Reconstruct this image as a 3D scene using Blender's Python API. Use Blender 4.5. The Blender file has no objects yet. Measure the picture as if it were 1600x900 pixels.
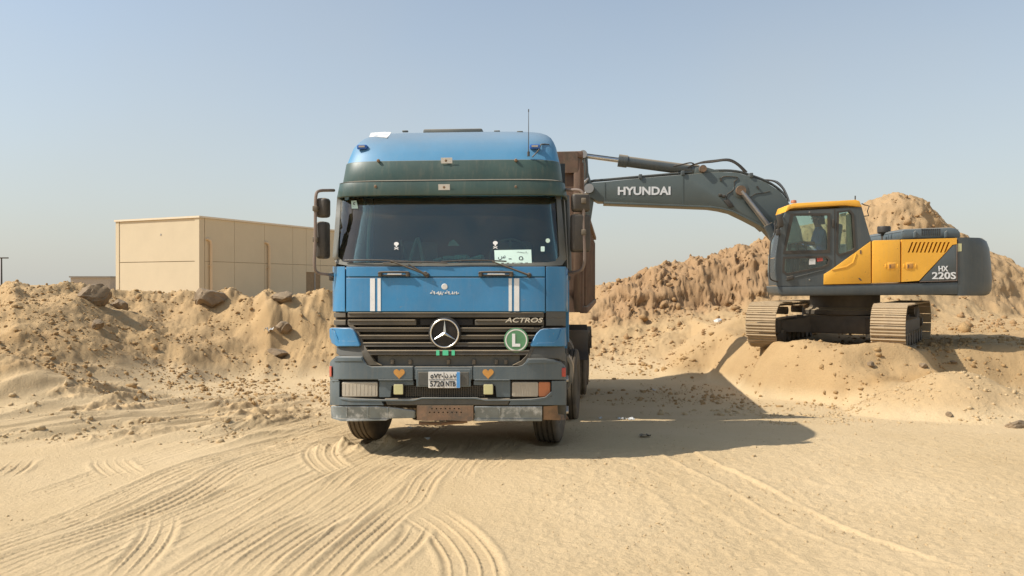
import bpy, bmesh, math, random
import numpy as np
from mathutils import Vector, Matrix, Euler, Quaternion
from mathutils.geometry import tessellate_polygon

random.seed(7)
rng = np.random.default_rng(11)
SC = bpy.context.scene
COL = SC.collection
R = math.radians

# ------------------------------------------------------------------ camera
F, H, HZ = 1192.0, 1.9, 445.0          # focal length in photo pixels, eye height, horizon row
cam_d = bpy.data.cameras.new("camera")
cam_d.sensor_width = 36.0
cam_d.lens = 36.0 * F / 1600.0
cam_d.clip_start, cam_d.clip_end = 0.1, 8000.0
cam = bpy.data.objects.new("camera", cam_d)
COL.objects.link(cam)
cam.location = (0, 0, H)
cam.rotation_euler = (R(90) - math.atan((450 - HZ) / F), 0, 0)
SC.camera = cam

# ------------------------------------------------------------------ daylight
SUN_EL, SUN_AZ = R(46.5), R(9.5)        # shadows run to +X, turned SUN_AZ away from the camera
world = bpy.data.worlds.new("World")
SC.world = world
world.use_nodes = True
wn, wl = world.node_tree.nodes, world.node_tree.links
wn.clear()
sky = wn.new("ShaderNodeTexSky")
sky.sky_type = 'NISHITA'
sky.sun_disc = False
sky.sun_elevation = SUN_EL
sky.sun_rotation = R(270) - SUN_AZ
sky.altitude = 0.0
sky.air_density = 1.0
sky.dust_density = 1.2
sky.ozone_density = 1.5
hs = wn.new("ShaderNodeHueSaturation")
hs.inputs["Hue"].default_value = 0.493
hs.inputs["Saturation"].default_value = 0.85
hs.inputs["Value"].default_value = 1.23
bg = wn.new("ShaderNodeBackground")
bg.inputs["Strength"].default_value = 0.14
wo = wn.new("ShaderNodeOutputWorld")
wl.new(sky.outputs[0], hs.inputs["Color"])
# dusty desert air: the sky pales evenly towards the horizon all round
wtc = wn.new("ShaderNodeTexCoord"); wsx = wn.new("ShaderNodeSeparateXYZ"); wl.new(wtc.outputs["Generated"], wsx.inputs[0])
wa = wn.new("ShaderNodeMath"); wa.operation = 'ABSOLUTE'; wl.new(wsx.outputs["Z"], wa.inputs[0])
w1_ = wn.new("ShaderNodeMath"); w1_.operation = 'SUBTRACT'; w1_.inputs[0].default_value = 1.0; wl.new(wa.outputs[0], w1_.inputs[1])
w2_ = wn.new("ShaderNodeMath"); w2_.operation = 'POWER'; wl.new(w1_.outputs[0], w2_.inputs[0]); w2_.inputs[1].default_value = 2.8
w3_ = wn.new("ShaderNodeMath"); w3_.operation = 'MULTIPLY'; wl.new(w2_.outputs[0], w3_.inputs[0]); w3_.inputs[1].default_value = 0.9
wm = wn.new("ShaderNodeMix"); wm.data_type = 'RGBA'
wnz = wn.new("ShaderNodeTexNoise"); wnz.inputs["Scale"].default_value = 2.2; wnz.inputs["Detail"].default_value = 4; wl.new(wtc.outputs["Generated"], wnz.inputs["Vector"])
wnr = wn.new("ShaderNodeMapRange"); wnr.inputs["From Min"].default_value = 0.3; wnr.inputs["From Max"].default_value = 0.7; wnr.inputs["To Min"].default_value = -0.09; wnr.inputs["To Max"].default_value = 0.09
wl.new(wnz.outputs["Fac"], wnr.inputs["Value"])
w4_ = wn.new("ShaderNodeMath"); w4_.operation = 'ADD'; w4_.use_clamp = True; wl.new(w3_.outputs[0], w4_.inputs[0]); wl.new(wnr.outputs[0], w4_.inputs[1])
wl.new(w4_.outputs[0], wm.inputs["Factor"])
wl.new(hs.outputs[0], wm.inputs[6]); wm.inputs[7].default_value = (4.12, 4.16, 3.86, 1)
wl.new(wm.outputs[2], bg.inputs["Color"])
wl.new(bg.outputs[0], wo.inputs["Surface"])

sun_d = bpy.data.lights.new("sun", 'SUN')
sun_d.energy = 4.9
sun_d.angle = R(0.55)
sun_d.color = (1.0, 0.94, 0.85)
sun = bpy.data.objects.new("sun", sun_d)
COL.objects.link(sun)
sd = Vector((math.cos(SUN_EL) * math.cos(SUN_AZ), math.cos(SUN_EL) * math.sin(SUN_AZ), -math.sin(SUN_EL)))
sun.rotation_euler = sd.to_track_quat('-Z', 'Y').to_euler()
sun.location = (-30, 0, 40)

SC.view_settings.view_transform = 'Standard'
SC.view_settings.look = 'None'
SC.view_settings.exposure = 0.0
SC.view_settings.gamma = 1.0
SC.render.engine = 'CYCLES'
SC.cycles.max_bounces = 8
SC.cycles.transparent_max_bounces = 12

# ------------------------------------------------------------------ materials
def lin(c):
    return tuple((x / 12.92 if x <= 0.04045 else ((x + 0.055) / 1.055) ** 2.4) for x in c)

def rgb(r, g, b):
    return lin((r / 255, g / 255, b / 255))

DUST = (0.46, 0.345, 0.205)

def mat(name, col, rough=0.5, metal=0.0, var=0.12, vscale=6.0, dust=0.0, dust_up=0.0, bump=0.0, bscale=60.0,
        stain=None, stain_amt=0.0, stain_scale=5.0, streak=0.0, coat=0.0, spec=0.5):
    """painted / worn surface: colour grain, settled dust, optional stains"""
    m = bpy.data.materials.new(name)
    m.use_nodes = True
    n, l = m.node_tree.nodes, m.node_tree.links
    p = n["Principled BSDF"]
    p.inputs["Roughness"].default_value = rough
    p.inputs["Metallic"].default_value = metal
    p.inputs["Coat Weight"].default_value = coat
    p.inputs["Specular IOR Level"].default_value = spec
    tc = n.new("ShaderNodeTexCoord")
    def noise(scale, detail=5, rough_=0.6, vec=None):
        t = n.new("ShaderNodeTexNoise")
        t.inputs["Scale"].default_value = scale
        t.inputs["Detail"].default_value = detail
        t.inputs["Roughness"].default_value = rough_
        l.new(vec or tc.outputs["Object"], t.inputs["Vector"])
        return t.outputs["Fac"]
    def ramp(src, a, b, lo=0.0, hi=1.0):
        r = n.new("ShaderNodeMapRange")
        r.inputs["From Min"].default_value, r.inputs["From Max"].default_value = a, b
        r.inputs["To Min"].default_value, r.inputs["To Max"].default_value = lo, hi
        l.new(src, r.inputs["Value"])
        return r.outputs["Result"]
    def mix(fac, a, b):
        x = n.new("ShaderNodeMix"); x.data_type = 'RGBA'
        if isinstance(fac, float): x.inputs["Factor"].default_value = fac
        else: l.new(fac, x.inputs["Factor"])
        for s, v in ((6, a), (7, b)):
            if isinstance(v, tuple): x.inputs[s].default_value = (*v[:3], 1)
            else: l.new(v, x.inputs[s])
        return x.outputs[2]
    def math_(op, a, b):
        x = n.new("ShaderNodeMath"); x.operation = op; x.use_clamp = True
        for i, v in enumerate((a, b)):
            if isinstance(v, (int, float)): x.inputs[i].default_value = v
            else: l.new(v, x.inputs[i])
        return x.outputs[0]
    base = mix(ramp(noise(vscale), 0.3, 0.7), tuple(c * (1 - var) for c in col), tuple(min(1, c * (1 + var)) for c in col))
    if stain:
        base = mix(ramp(noise(stain_scale, 7, 0.7), 0.62 - 0.25 * stain_amt, 0.72 - 0.2 * stain_amt), base, stain)
    fac = None
    if dust > 0:
        fac = ramp(noise(3.1, 8, 0.72), 0.35, 0.75, dust * 0.35, dust)
    if streak > 0:
        mp = n.new("ShaderNodeMapping"); mp.inputs["Scale"].default_value = (14, 14, 0.8)
        l.new(tc.outputs["Object"], mp.inputs["Vector"])
        s = ramp(noise(1.6, 6, 0.7, mp.outputs[0]), 0.5, 0.75, 0, streak)
        fac = s if fac is None else math_('ADD', fac, s)
    if dust_up > 0:
        g = n.new("ShaderNodeNewGeometry")
        sx = n.new("ShaderNodeSeparateXYZ"); l.new(g.outputs["Normal"], sx.inputs[0])
        up = ramp(sx.outputs["Z"], 0.45, 0.98, 0, dust_up)
        fac = up if fac is None else math_('ADD', fac, up)
    if fac is not None:
        base = mix(fac, base, DUST)
        l.new(math_('ADD', math_('MULTIPLY', fac, 0.6), rough), p.inputs["Roughness"])
    l.new(base, p.inputs["Base Color"])
    if bump > 0:
        b = n.new("ShaderNodeBump"); b.inputs["Strength"].default_value = bump; b.inputs["Distance"].default_value = 0.01
        l.new(noise(bscale, 4), b.inputs["Height"]); l.new(b.outputs[0], p.inputs["Normal"])
    return m

def glass(name, tint, gloss=0.09, rough=0.03, dirt=0.06, arcs=()):
    """tinted pane: mostly see-through, Fresnel mirror, a film of dust"""
    m = bpy.data.materials.new(name); m.use_nodes = True
    n, l = m.node_tree.nodes, m.node_tree.links
    n.clear()
    out = n.new("ShaderNodeOutputMaterial")
    tr = n.new("ShaderNodeBsdfTransparent"); tr.inputs[0].default_value = (*tint, 1)
    gl = n.new("ShaderNodeBsdfGlossy"); gl.inputs["Roughness"].default_value = rough
    df = n.new("ShaderNodeBsdfDiffuse"); df.inputs[0].default_value = (*DUST, 1)
    fr = n.new("ShaderNodeFresnel"); fr.inputs[0].default_value = 1.75
    m1 = n.new("ShaderNodeMixShader"); l.new(fr.outputs[0], m1.inputs[0]); l.new(tr.outputs[0], m1.inputs[1]); l.new(gl.outputs[0], m1.inputs[2])
    tc = n.new("ShaderNodeTexCoord"); t = n.new("ShaderNodeTexNoise"); t.inputs["Scale"].default_value = 2.5; t.inputs["Detail"].default_value = 8
    l.new(tc.outputs["Object"], t.inputs["Vector"])
    r = n.new("ShaderNodeMapRange"); r.inputs["From Min"].default_value = 0.3; r.inputs["From Max"].default_value = 0.8
    r.inputs["To Min"].default_value = dirt * 0.4; r.inputs["To Max"].default_value = dirt * 1.8
    l.new(t.outputs["Fac"], r.inputs["Value"])
    film = r.outputs[0]
    if arcs:                                             # wiped sectors: cleaner glass inside each wiper's sweep
        flat = n.new("ShaderNodeVectorMath"); flat.operation = 'MULTIPLY'; flat.inputs[1].default_value = (1, 0, 1); l.new(tc.outputs["Object"], flat.inputs[0])
        near = None
        for ax, az, ar in arcs:
            d = n.new("ShaderNodeVectorMath"); d.operation = 'DISTANCE'; l.new(flat.outputs[0], d.inputs[0]); d.inputs[1].default_value = (ax, 0, az)
            q = n.new("ShaderNodeMapRange"); q.inputs["From Min"].default_value = ar - .02; q.inputs["From Max"].default_value = ar + .02; l.new(d.outputs["Value"], q.inputs["Value"])
            if near is None: near = q.outputs[0]
            else:
                mn = n.new("ShaderNodeMath"); mn.operation = 'MINIMUM'; l.new(near, mn.inputs[0]); l.new(q.outputs[0], mn.inputs[1]); near = mn.outputs[0]
        k = n.new("ShaderNodeMapRange"); k.inputs["To Min"].default_value = 0.6; k.inputs["To Max"].default_value = 1.15; l.new(near, k.inputs["Value"])
        mm_ = n.new("ShaderNodeMath"); mm_.operation = 'MULTIPLY'; l.new(film, mm_.inputs[0]); l.new(k.outputs[0], mm_.inputs[1]); film = mm_.outputs[0]
    m2 = n.new("ShaderNodeMixShader"); l.new(film, m2.inputs[0]); l.new(m1.outputs[0], m2.inputs[1]); l.new(df.outputs[0], m2.inputs[2])
    l.new(m2.outputs[0], out.inputs[0])
    return m

M = {}
M['blue'] = mat('blue_paint', (0.022, 0.195, 0.39), 0.34, var=0.09, vscale=2.5, dust=0.10, dust_up=0.6, streak=0.06, coat=0.1, stain=(0.16, 0.20, 0.23), stain_amt=0.0, stain_scale=26)
M['roofblue'] = mat('skylit_blue_roof_paint', (0.052, 0.235, 0.41), 0.42, var=0.08, vscale=2, dust=0.04, dust_up=0.35, streak=0.04)  # cab blue made paler for the roof: light from the sky put into the colour
M['visor'] = mat('green_visor_paint', (0.028, 0.072, 0.064), 0.4, var=0.15, vscale=2, dust=0.08, dust_up=0.6, streak=0.10)
M['bumper'] = mat('grey_bumper_plastic', (0.078, 0.115, 0.135), 0.5, var=0.10, vscale=3, dust=0.10, dust_up=0.4, streak=0.08, bump=0.15, bscale=25)
M['bumper_dark'] = mat('dark_bumper_plastic', (0.045, 0.058, 0.062), 0.55, var=0.15, dust=0.18, dust_up=0.5)
M['strip'] = mat('scuffed_bumper_strip', (0.165, 0.215, 0.24), 0.45, var=0.18, vscale=8, dust=0.22, dust_up=0.6, stain=(0.5, 0.55, 0.58), stain_amt=0.4, stain_scale=6)
M['grille'] = mat('grille_plastic', (0.042, 0.043, 0.038), 0.5, var=0.2, dust=0.22, dust_up=0.9)
M['black'] = mat('black_plastic', (0.022, 0.023, 0.024), 0.5, var=0.2, dust=0.14, dust_up=0.5)
M['pit'] = mat('engine_bay_black', (0.012, 0.012, 0.012), 0.8, dust=0.06)
M['rubber'] = mat('tyre_rubber', (0.026, 0.025, 0.024), 0.75, var=0.2, dust=0.42, bump=0.3, bscale=40)
M['rust'] = mat('rusty_plate', (0.15, 0.082, 0.05), 0.75, var=0.35, vscale=9, dust=0.3, dust_up=0.4, stain=(0.06, 0.045, 0.04), stain_amt=0.5)
M['bed'] = mat('brown_bed_paint', (0.125, 0.062, 0.045), 0.65, var=0.25, vscale=3, dust=0.3, dust_up=0.5, streak=0.25, stain=(0.05, 0.035, 0.03), stain_amt=0.3)
M['chassis'] = mat('chassis_paint', (0.05, 0.048, 0.045), 0.6, var=0.2, dust=0.35, dust_up=0.5)
M['pillar'] = mat('pillar_grey', (0.085, 0.105, 0.105), 0.5, var=0.12, dust=0.24, dust_up=0.5)
M['chrome'] = mat('chrome', (0.72, 0.72, 0.70), 0.22, 1.0, var=0.05, dust=0.12)
M['steel'] = mat('bare_steel', (0.42, 0.41, 0.39), 0.36, 0.9, var=0.1, dust=0.2)
M['pole'] = mat('mirror_pole_paint', (0.17, 0.125, 0.11), 0.5, var=0.2, dust=0.25)
M['white'] = mat('white_sticker', (0.76, 0.76, 0.73), 0.5, var=0.05, dust=0.25, vscale=14)
M['letter'] = mat('white_lettering', (0.8, 0.8, 0.78), 0.5, var=0.02)
M['paper'] = mat('greenish_paper', (0.62, 0.80, 0.70), 0.7, var=0.03)
M['ink'] = mat('dark_ink', (0.03, 0.035, 0.04), 0.7, var=0.02)
M['lens'] = mat('dusty_lamp_lens', (0.40, 0.375, 0.32), 0.25, var=0.1, vscale=12, dust=0.35)
M['amber'] = mat('amber_lens', (0.52, 0.16, 0.06), 0.3, var=0.1, dust=0.2)
M['red'] = mat('red_lens', (0.5, 0.045, 0.035), 0.35, var=0.1, dust=0.15)
M['fog'] = mat('yellow_fog_lens', (0.60, 0.58, 0.30), 0.35, var=0.06, dust=0.15)
M['green'] = mat('green_badge', (0.075, 0.27, 0.13), 0.5, var=0.2, dust=0.15)
M['jade'] = mat('bright_green_sticker', (0.05, 0.45, 0.22), 0.4, var=0.1, dust=0.1)
M['orange'] = mat('orange_sticker', (0.60, 0.27, 0.04), 0.5, var=0.12, vscale=16, dust=0.25)
M['plateblue'] = mat('plate_blue', (0.06, 0.30, 0.66), 0.5, var=0.05, dust=0.08)
M['marker'] = mat('blue_marker_lens', (0.03, 0.12, 0.42), 0.25, var=0.1)
M['cab_in'] = mat('cab_interior', (0.05, 0.06, 0.062), 0.8, var=0.15)
M['dash'] = mat('dashboard', (0.15, 0.165, 0.16), 0.7, var=0.15, dust=0.25)
M['seat'] = mat('seat_cloth', (0.17, 0.20, 0.21), 0.9, var=0.2)
M['belt'] = mat('seat_belt', (0.3, 0.33, 0.33), 0.7)
M['cloth'] = mat('pale_cloth', (0.38, 0.55, 0.52), 0.8, var=0.3, vscale=20)
M['glass'] = glass('windshield_glass', (0.66, 0.85, 0.80), dirt=0.05, arcs=((-.20, 2.05, .72), (.86, 2.05, .72), (-.85, 2.05, .60)))
M['glass2'] = glass('cab_glass', (0.84, 0.92, 0.88), dirt=0.03)
M['yellow'] = mat('excavator_yellow', (0.95, 0.475, 0.04), 0.38, var=0.06, vscale=3, dust=0.10, dust_up=0.5, streak=0.10, stain=(0.30, 0.18, 0.05), stain_amt=0.0, stain_scale=22)
M['slate'] = mat('excavator_slate', (0.058, 0.078, 0.086), 0.42, var=0.10, vscale=3, dust=0.09, streak=0.06, dust_up=0.6)
M['boomgrey'] = mat('boom_grey', (0.092, 0.116, 0.110), 0.42, var=0.08, vscale=2, dust=0.035, dust_up=0.6)
M['under'] = mat('undercarriage', (0.035, 0.035, 0.034), 0.6, var=0.2, dust=0.22, dust_up=0.7)
M['shoe'] = mat('dusty_track_steel', (0.42, 0.315, 0.20), 0.65, var=0.25, vscale=7, dust=0.95, dust_up=0.4)
M['skin'] = mat('skin', (0.20, 0.105, 0.065), 0.55, var=0.08)
M['shirt'] = mat('blue_shirt', (0.16, 0.27, 0.50), 0.85, var=0.12)
M['trouser'] = mat('dark_trousers', (0.03, 0.035, 0.05), 0.9)
M['hair'] = mat('dark_head_cloth', (0.018, 0.018, 0.022), 0.9)
M['wall'] = mat('cream_wall_paint', (0.655, 0.545, 0.365), 0.85, var=0.03, vscale=0.8, bump=0.05, bscale=30, streak=0.08)
M['joint'] = mat('wall_joint', (0.30, 0.21, 0.12), 0.9)
M['coping'] = mat('coping', (0.78, 0.66, 0.48), 0.8, var=0.04)
M['shutter'] = mat('grey_door', (0.36, 0.33, 0.28), 0.7, var=0.08)
M['farwall'] = mat('far_wall', (0.5, 0.42, 0.32), 0.9)
M['pipe'] = mat('pipe_paint', (0.70, 0.53, 0.33), 0.6, var=0.05)
M['boulder'] = mat('sandstone_lump', (0.25, 0.180, 0.108), 0.95, var=0.25, vscale=5, bump=0.8, bscale=30)
M['litter'] = mat('white_litter', (0.72, 0.72, 0.68), 0.6, var=0.1, dust=0.2)

def sand_material():
    m = bpy.data.materials.new('sand'); m.use_nodes = True
    n, l = m.node_tree.nodes, m.node_tree.links
    p = n["Principled BSDF"]; p.inputs["Roughness"].default_value = 0.95; p.inputs["Specular IOR Level"].default_value = 0.15
    tc = n.new("ShaderNodeTexCoord")
    def noise(s, d=6, r=0.6):
        t = n.new("ShaderNodeTexNoise"); t.inputs["Scale"].default_value = s; t.inputs["Detail"].default_value = d; t.inputs["Roughness"].default_value = r
        l.new(tc.outputs["Object"], t.inputs["Vector"]); return t.outputs["Fac"]
    def rmp(src, a, b, lo, hi):
        x = n.new("ShaderNodeMapRange"); x.inputs["From Min"].default_value = a; x.inputs["From Max"].default_value = b
        x.inputs["To Min"].default_value = lo; x.inputs["To Max"].default_value = hi; l.new(src, x.inputs["Value"]); return x.outputs[0]
    def mix(fac, a, b, mode='MIX'):
        x = n.new("ShaderNodeMix"); x.data_type = 'RGBA'; x.blend_type = mode
        if isinstance(fac, float): x.inputs["Factor"].default_value = fac
        else: l.new(fac, x.inputs["Factor"])
        for s, v in ((6, a), (7, b)):
            if isinstance(v, tuple): x.inputs[s].default_value = (*v[:3], 1)
            else: l.new(v, x.inputs[s])
        return x.outputs[2]
    at = n.new("ShaderNodeAttribute"); at.attribute_name = "soil"
    sep = n.new("ShaderNodeSeparateColor"); l.new(at.outputs["Color"], sep.inputs[0])
    loose = mix(rmp(noise(0.45, 8), 0.3, 0.7, 0, 1), SAND_A, SAND_B)
    dug = mix(rmp(noise(1.1, 9, 0.7), 0.3, 0.7, 0, 1), SOIL_A, SOIL_B)
    c = mix(sep.outputs[0], loose, dug)
    c = mix(sep.outputs[1], c, CLAY)                        # reddish cut bank
    grit = n.new("ShaderNodeTexVoronoi"); grit.inputs["Scale"].default_value = 55; l.new(tc.outputs["Object"], grit.inputs["Vector"])
    c = mix(rmp(noise(70, 3), 0.35, 0.65, 0, 1), mix(0.14, c, (0.20, 0.14, 0.08)), c)
    l.new(c, p.inputs["Base Color"])
    b1 = n.new("ShaderNodeBump"); b1.inputs["Strength"].default_value = 0.9; b1.inputs["Distance"].default_value = 0.02
    l.new(noise(26, 8, 0.7), b1.inputs["Height"])
    b2 = n.new("ShaderNodeBump"); b2.inputs["Strength"].default_value = 0.45; b2.inputs["Distance"].default_value = 0.006
    l.new(noise(140, 3), b2.inputs["Height"]); l.new(b1.outputs[0], b2.inputs["Normal"])
    l.new(b2.outputs[0], p.inputs["Normal"])
    return m
SAND_A, SAND_B = (0.575, 0.420, 0.228), (0.665, 0.500, 0.290)
SOIL_A, SOIL_B = (0.375, 0.232, 0.102), (0.495, 0.322, 0.148)
CLAY = (0.33, 0.195, 0.10)
M['sand'] = sand_material()

# ------------------------------------------------------------------ mesh helpers
class B:
    """collects shapes; build() links them as ONE mesh object"""
    def __init__(s): s.v, s.f = [], []
    def add(s, v, f):
        o = len(s.v); s.v += [tuple(p) for p in v]; s.f += [tuple(o + i for i in q) for q in f]; return s
    def bm(s, b):
        b.verts.index_update(); return s.add([v.co[:] for v in b.verts], [[v.index for v in q.verts] for q in b.faces])
    def box(s, c, d, rot=None, bev=0.0, seg=2):
        b = bmesh.new(); bmesh.ops.create_cube(b, size=1)
        bmesh.ops.scale(b, vec=Vector(d), verts=b.verts)
        if bev: bmesh.ops.bevel(b, geom=b.edges[:], offset=bev, segments=seg, affect='EDGES', profile=0.5)
        mt = Matrix.Translation(Vector(c))
        if rot: mt = mt @ Euler(rot).to_matrix().to_4x4()
        bmesh.ops.transform(b, matrix=mt, verts=b.verts); s.bm(b); b.free(); return s
    def prism(s, poly, axis, a0, a1, bev=0.0, holes=(), mapper=None):
        """polygon in the two other axes, extruded along axis from a0 to a1"""
        def P(u, w, a):
            return {'x': (a, u, w), 'y': (u, a, w), 'z': (u, w, a)}[axis]
        loops = [list(poly)] + [list(h) for h in holes]
        flat = [p for L in loops for p in L]
        n = len(flat)
        if holes:
            tris = tessellate_polygon([[Vector((p[0], p[1], 0)) for p in L] for L in loops])
        else:
            tris = [tuple(range(n))]
        vs = [P(p[0], p[1], a0) for p in flat] + [P(p[0], p[1], a1) for p in flat]
        fs = [tuple(t) for t in tris] + [tuple(i + n for i in reversed(t)) for t in tris]
        o = 0
        for L in loops:
            k = len(L)
            for i in range(k):
                a, c = o + i, o + (i + 1) % k
                fs.append((a, a + n, c + n, c))
            o += k
        b = bmesh.new()
        bv = [b.verts.new(v) for v in vs]
        for q in fs:
            try: b.faces.new([bv[i] for i in q])
            except ValueError: pass
        bmesh.ops.recalc_face_normals(b, faces=b.faces)
        if bev:
            eds = [e for e in b.edges if len(e.link_faces) == 2 and e.calc_face_angle(0) > 0.5]
            bmesh.ops.bevel(b, geom=eds, offset=bev, segments=2, affect='EDGES', profile=0.5)
        s.bm(b); b.free(); return s
    def tube(s, pts, r, n=8, smooth=0, cap=True):
        pts = [Vector(p) for p in pts]
        if smooth: pts = [Vector(p) for p in spline(pts, smooth)]
        rr = r if isinstance(r, (list, tuple)) else [r] * len(pts)
        if len(rr) != len(pts): rr = list(np.interp(np.linspace(0, 1, len(pts)), np.linspace(0, 1, len(rr)), rr))
        rings = []
        up = None
        for i, p in enumerate(pts):
            t = (pts[min(i + 1, len(pts) - 1)] - pts[max(i - 1, 0)])
            if t.length < 1e-9: t = Vector((0, 0, 1))
            t.normalize()
            if up is None: up = t.orthogonal().normalized()
            up = (up - t * up.dot(t)); up = up.normalized() if up.length > 1e-6 else t.orthogonal().normalized()
            w = t.cross(up)
            rings.append([p + (up * math.cos(2 * math.pi * k / n) + w * math.sin(2 * math.pi * k / n)) * rr[i] for k in range(n)])
        return s.loft(rings, cap)
    def loft(s, rings, cap=True, closed=True):
        n = len(rings[0]); v = [p for q in rings for p in q]; f = []
        for i in range(len(rings) - 1):
            for k in range(n if closed else n - 1):
                k2 = (k + 1) % n
                f.append((i * n + k, i * n + k2, (i + 1) * n + k2, (i + 1) * n + k))
        if cap:
            f.append(tuple(range(n - 1, -1, -1))); f.append(tuple((len(rings) - 1) * n + k for k in range(n)))
        return s.add(v, f)
    def lathe(s, prof, mtx=None, n=32, closed=False):
        """profile of (radius, height) spun about local Z"""
        mtx = mtx or Matrix()
        rings = [[mtx @ Vector((r * math.cos(2 * math.pi * k / n), r * math.sin(2 * math.pi * k / n), h)) for k in range(n)] for r, h in prof]
        if closed: rings.append(rings[0])
        return s.loft(rings, cap=not closed)
    def build(s, name, m, parent=None, smooth=35, bevel=0.0):
        me = bpy.data.meshes.new(name); me.from_pydata(s.v, [], s.f); me.update()
        b = bmesh.new(); b.from_mesh(me)
        bmesh.ops.remove_doubles(b, verts=b.verts, dist=1e-5)
        bmesh.ops.recalc_face_normals(b, faces=b.faces); b.to_mesh(me); b.free()
        o = link(name, me, m, parent)
        if smooth: me.shade_smooth(); me.set_sharp_from_angle(angle=R(smooth))
        if bevel:
            md = o.modifiers.new("edges", 'BEVEL'); md.width = bevel; md.segments = 2; md.limit_method = 'ANGLE'; md.angle_limit = R(40)
        return o

def link(name, me, m, parent=None):
    o = bpy.data.objects.new(name, me); COL.objects.link(o)
    if m and not me.materials: me.materials.append(m)
    if parent: o.parent = parent
    return o

def spline(pts, k):
    pts = [Vector(p) for p in pts]; out = []
    for i in range(len(pts) - 1):
        p0, p1, p2, p3 = pts[max(i - 1, 0)], pts[i], pts[i + 1], pts[min(i + 2, len(pts) - 1)]
        for j in range(k):
            t = j / k
            out.append(0.5 * ((2 * p1) + (p2 - p0) * t + (2 * p0 - 5 * p1 + 4 * p2 - p3) * t * t + (3 * p1 - p0 - 3 * p2 + p3) * t ** 3))
    return out + [pts[-1]]

def tag(o, label=None, cat=None, group=None, kind=None):
    if label: o['label'] = label
    if cat: o['category'] = cat
    if group: o['group'] = group
    if kind: o['kind'] = kind
    return o

def thing(name, label, cat, loc=(0, 0, 0), rz=0.0, group=None):
    o = bpy.data.objects.new(name, None); COL.objects.link(o)
    o.location = loc; o.rotation_euler = (0, 0, rz); o.empty_display_size = 0.3
    return tag(o, label, cat, group)

def text(name, body, size, m, parent, loc, rot=(R(90), 0, 0), width=None, bold=0.0, shear=0.0, depth=0.002, space=1.0):
    """letters cut from the built-in font, centred on loc, as a thin mesh"""
    c = bpy.data.curves.new(name, 'FONT'); c.body = body; c.size = size; c.align_x = 'CENTER'; c.align_y = 'CENTER'
    c.extrude = depth; c.offset = bold; c.shear = shear; c.space_character = space; c.resolution_u = 3
    t = bpy.data.objects.new(name, c); COL.objects.link(t)
    dg = bpy.context.evaluated_depsgraph_get(); dg.update()
    me = bpy.data.meshes.new_from_object(t.evaluated_get(dg)); me.name = name
    bpy.data.objects.remove(t); bpy.data.curves.remove(c)
    if len(me.vertices):
        xs = [v.co.x for v in me.vertices]; ys = [v.co.y for v in me.vertices]
        cx, cy = (min(xs) + max(xs)) / 2, (min(ys) + max(ys)) / 2
        k = 1.0 if not width else width / max(1e-6, max(xs) - min(xs))
        ky = size / max(1e-6, max(ys) - min(ys)) if width else 1.0
        for v in me.vertices: v.co.x = (v.co.x - cx) * k; v.co.y = (v.co.y - cy) * ky
    me.materials.clear()
    o = link(name, me, m, parent); o.location = loc; o.rotation_euler = rot
    return o

# ------------------------------------------------------------------ ground: one sheet to the horizon
def perlin(x, y, seed=0):
    xi, yi = np.floor(x).astype(np.int64), np.floor(y).astype(np.int64)
    xf, yf = x - xi, y - yi
    u, v = xf * xf * xf * (xf * (xf * 6 - 15) + 10), yf * yf * yf * (yf * (yf * 6 - 15) + 10)
    def g(ix, iy, dx, dy):
        h = (ix * 374761393 + iy * 668265263 + seed * 974711 + 1013904223) & 0xffffffff
        h = ((h ^ (h >> 13)) * 1274126177) & 0xffffffff
        h = h ^ (h >> 16)
        a = (h & 1023) * (2 * np.pi / 1024)
        return np.cos(a) * dx + np.sin(a) * dy
    a, b = g(xi, yi, xf, yf), g(xi + 1, yi, xf - 1, yf)
    c, d = g(xi, yi + 1, xf, yf - 1), g(xi + 1, yi + 1, xf - 1, yf - 1)
    return (a + u * (b - a) + v * ((c + u * (d - c)) - (a + u * (b - a)))) * 1.5

def fbm(x, y, oct_=4, seed=0, gain=0.5):
    z, a, t = 0, 1, 0
    for i in range(oct_):
        z = z + a * perlin(x * 2 ** i, y * 2 ** i, seed + i); t += a; a *= gain
    return z / t

def billow(x, y, oct_=3, seed=0):
    z, a, t = 0, 1, 0
    for i in range(oct_):
        z = z + a * (1 - 2 * np.abs(perlin(x * 2 ** i, y * 2 ** i, seed + i))); t += a; a *= 0.5
    return z / t

def sstep(a, b, x):
    t = np.clip((x - a) / (b - a), 0, 1); return t * t * (3 - 2 * t)
def smax(a, b, k): return 0.5 * (a + b + np.sqrt((a - b) ** 2 + k * k))
def smin(a, b, k): return 0.5 * (a + b - np.sqrt((a - b) ** 2 + k * k))

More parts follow.
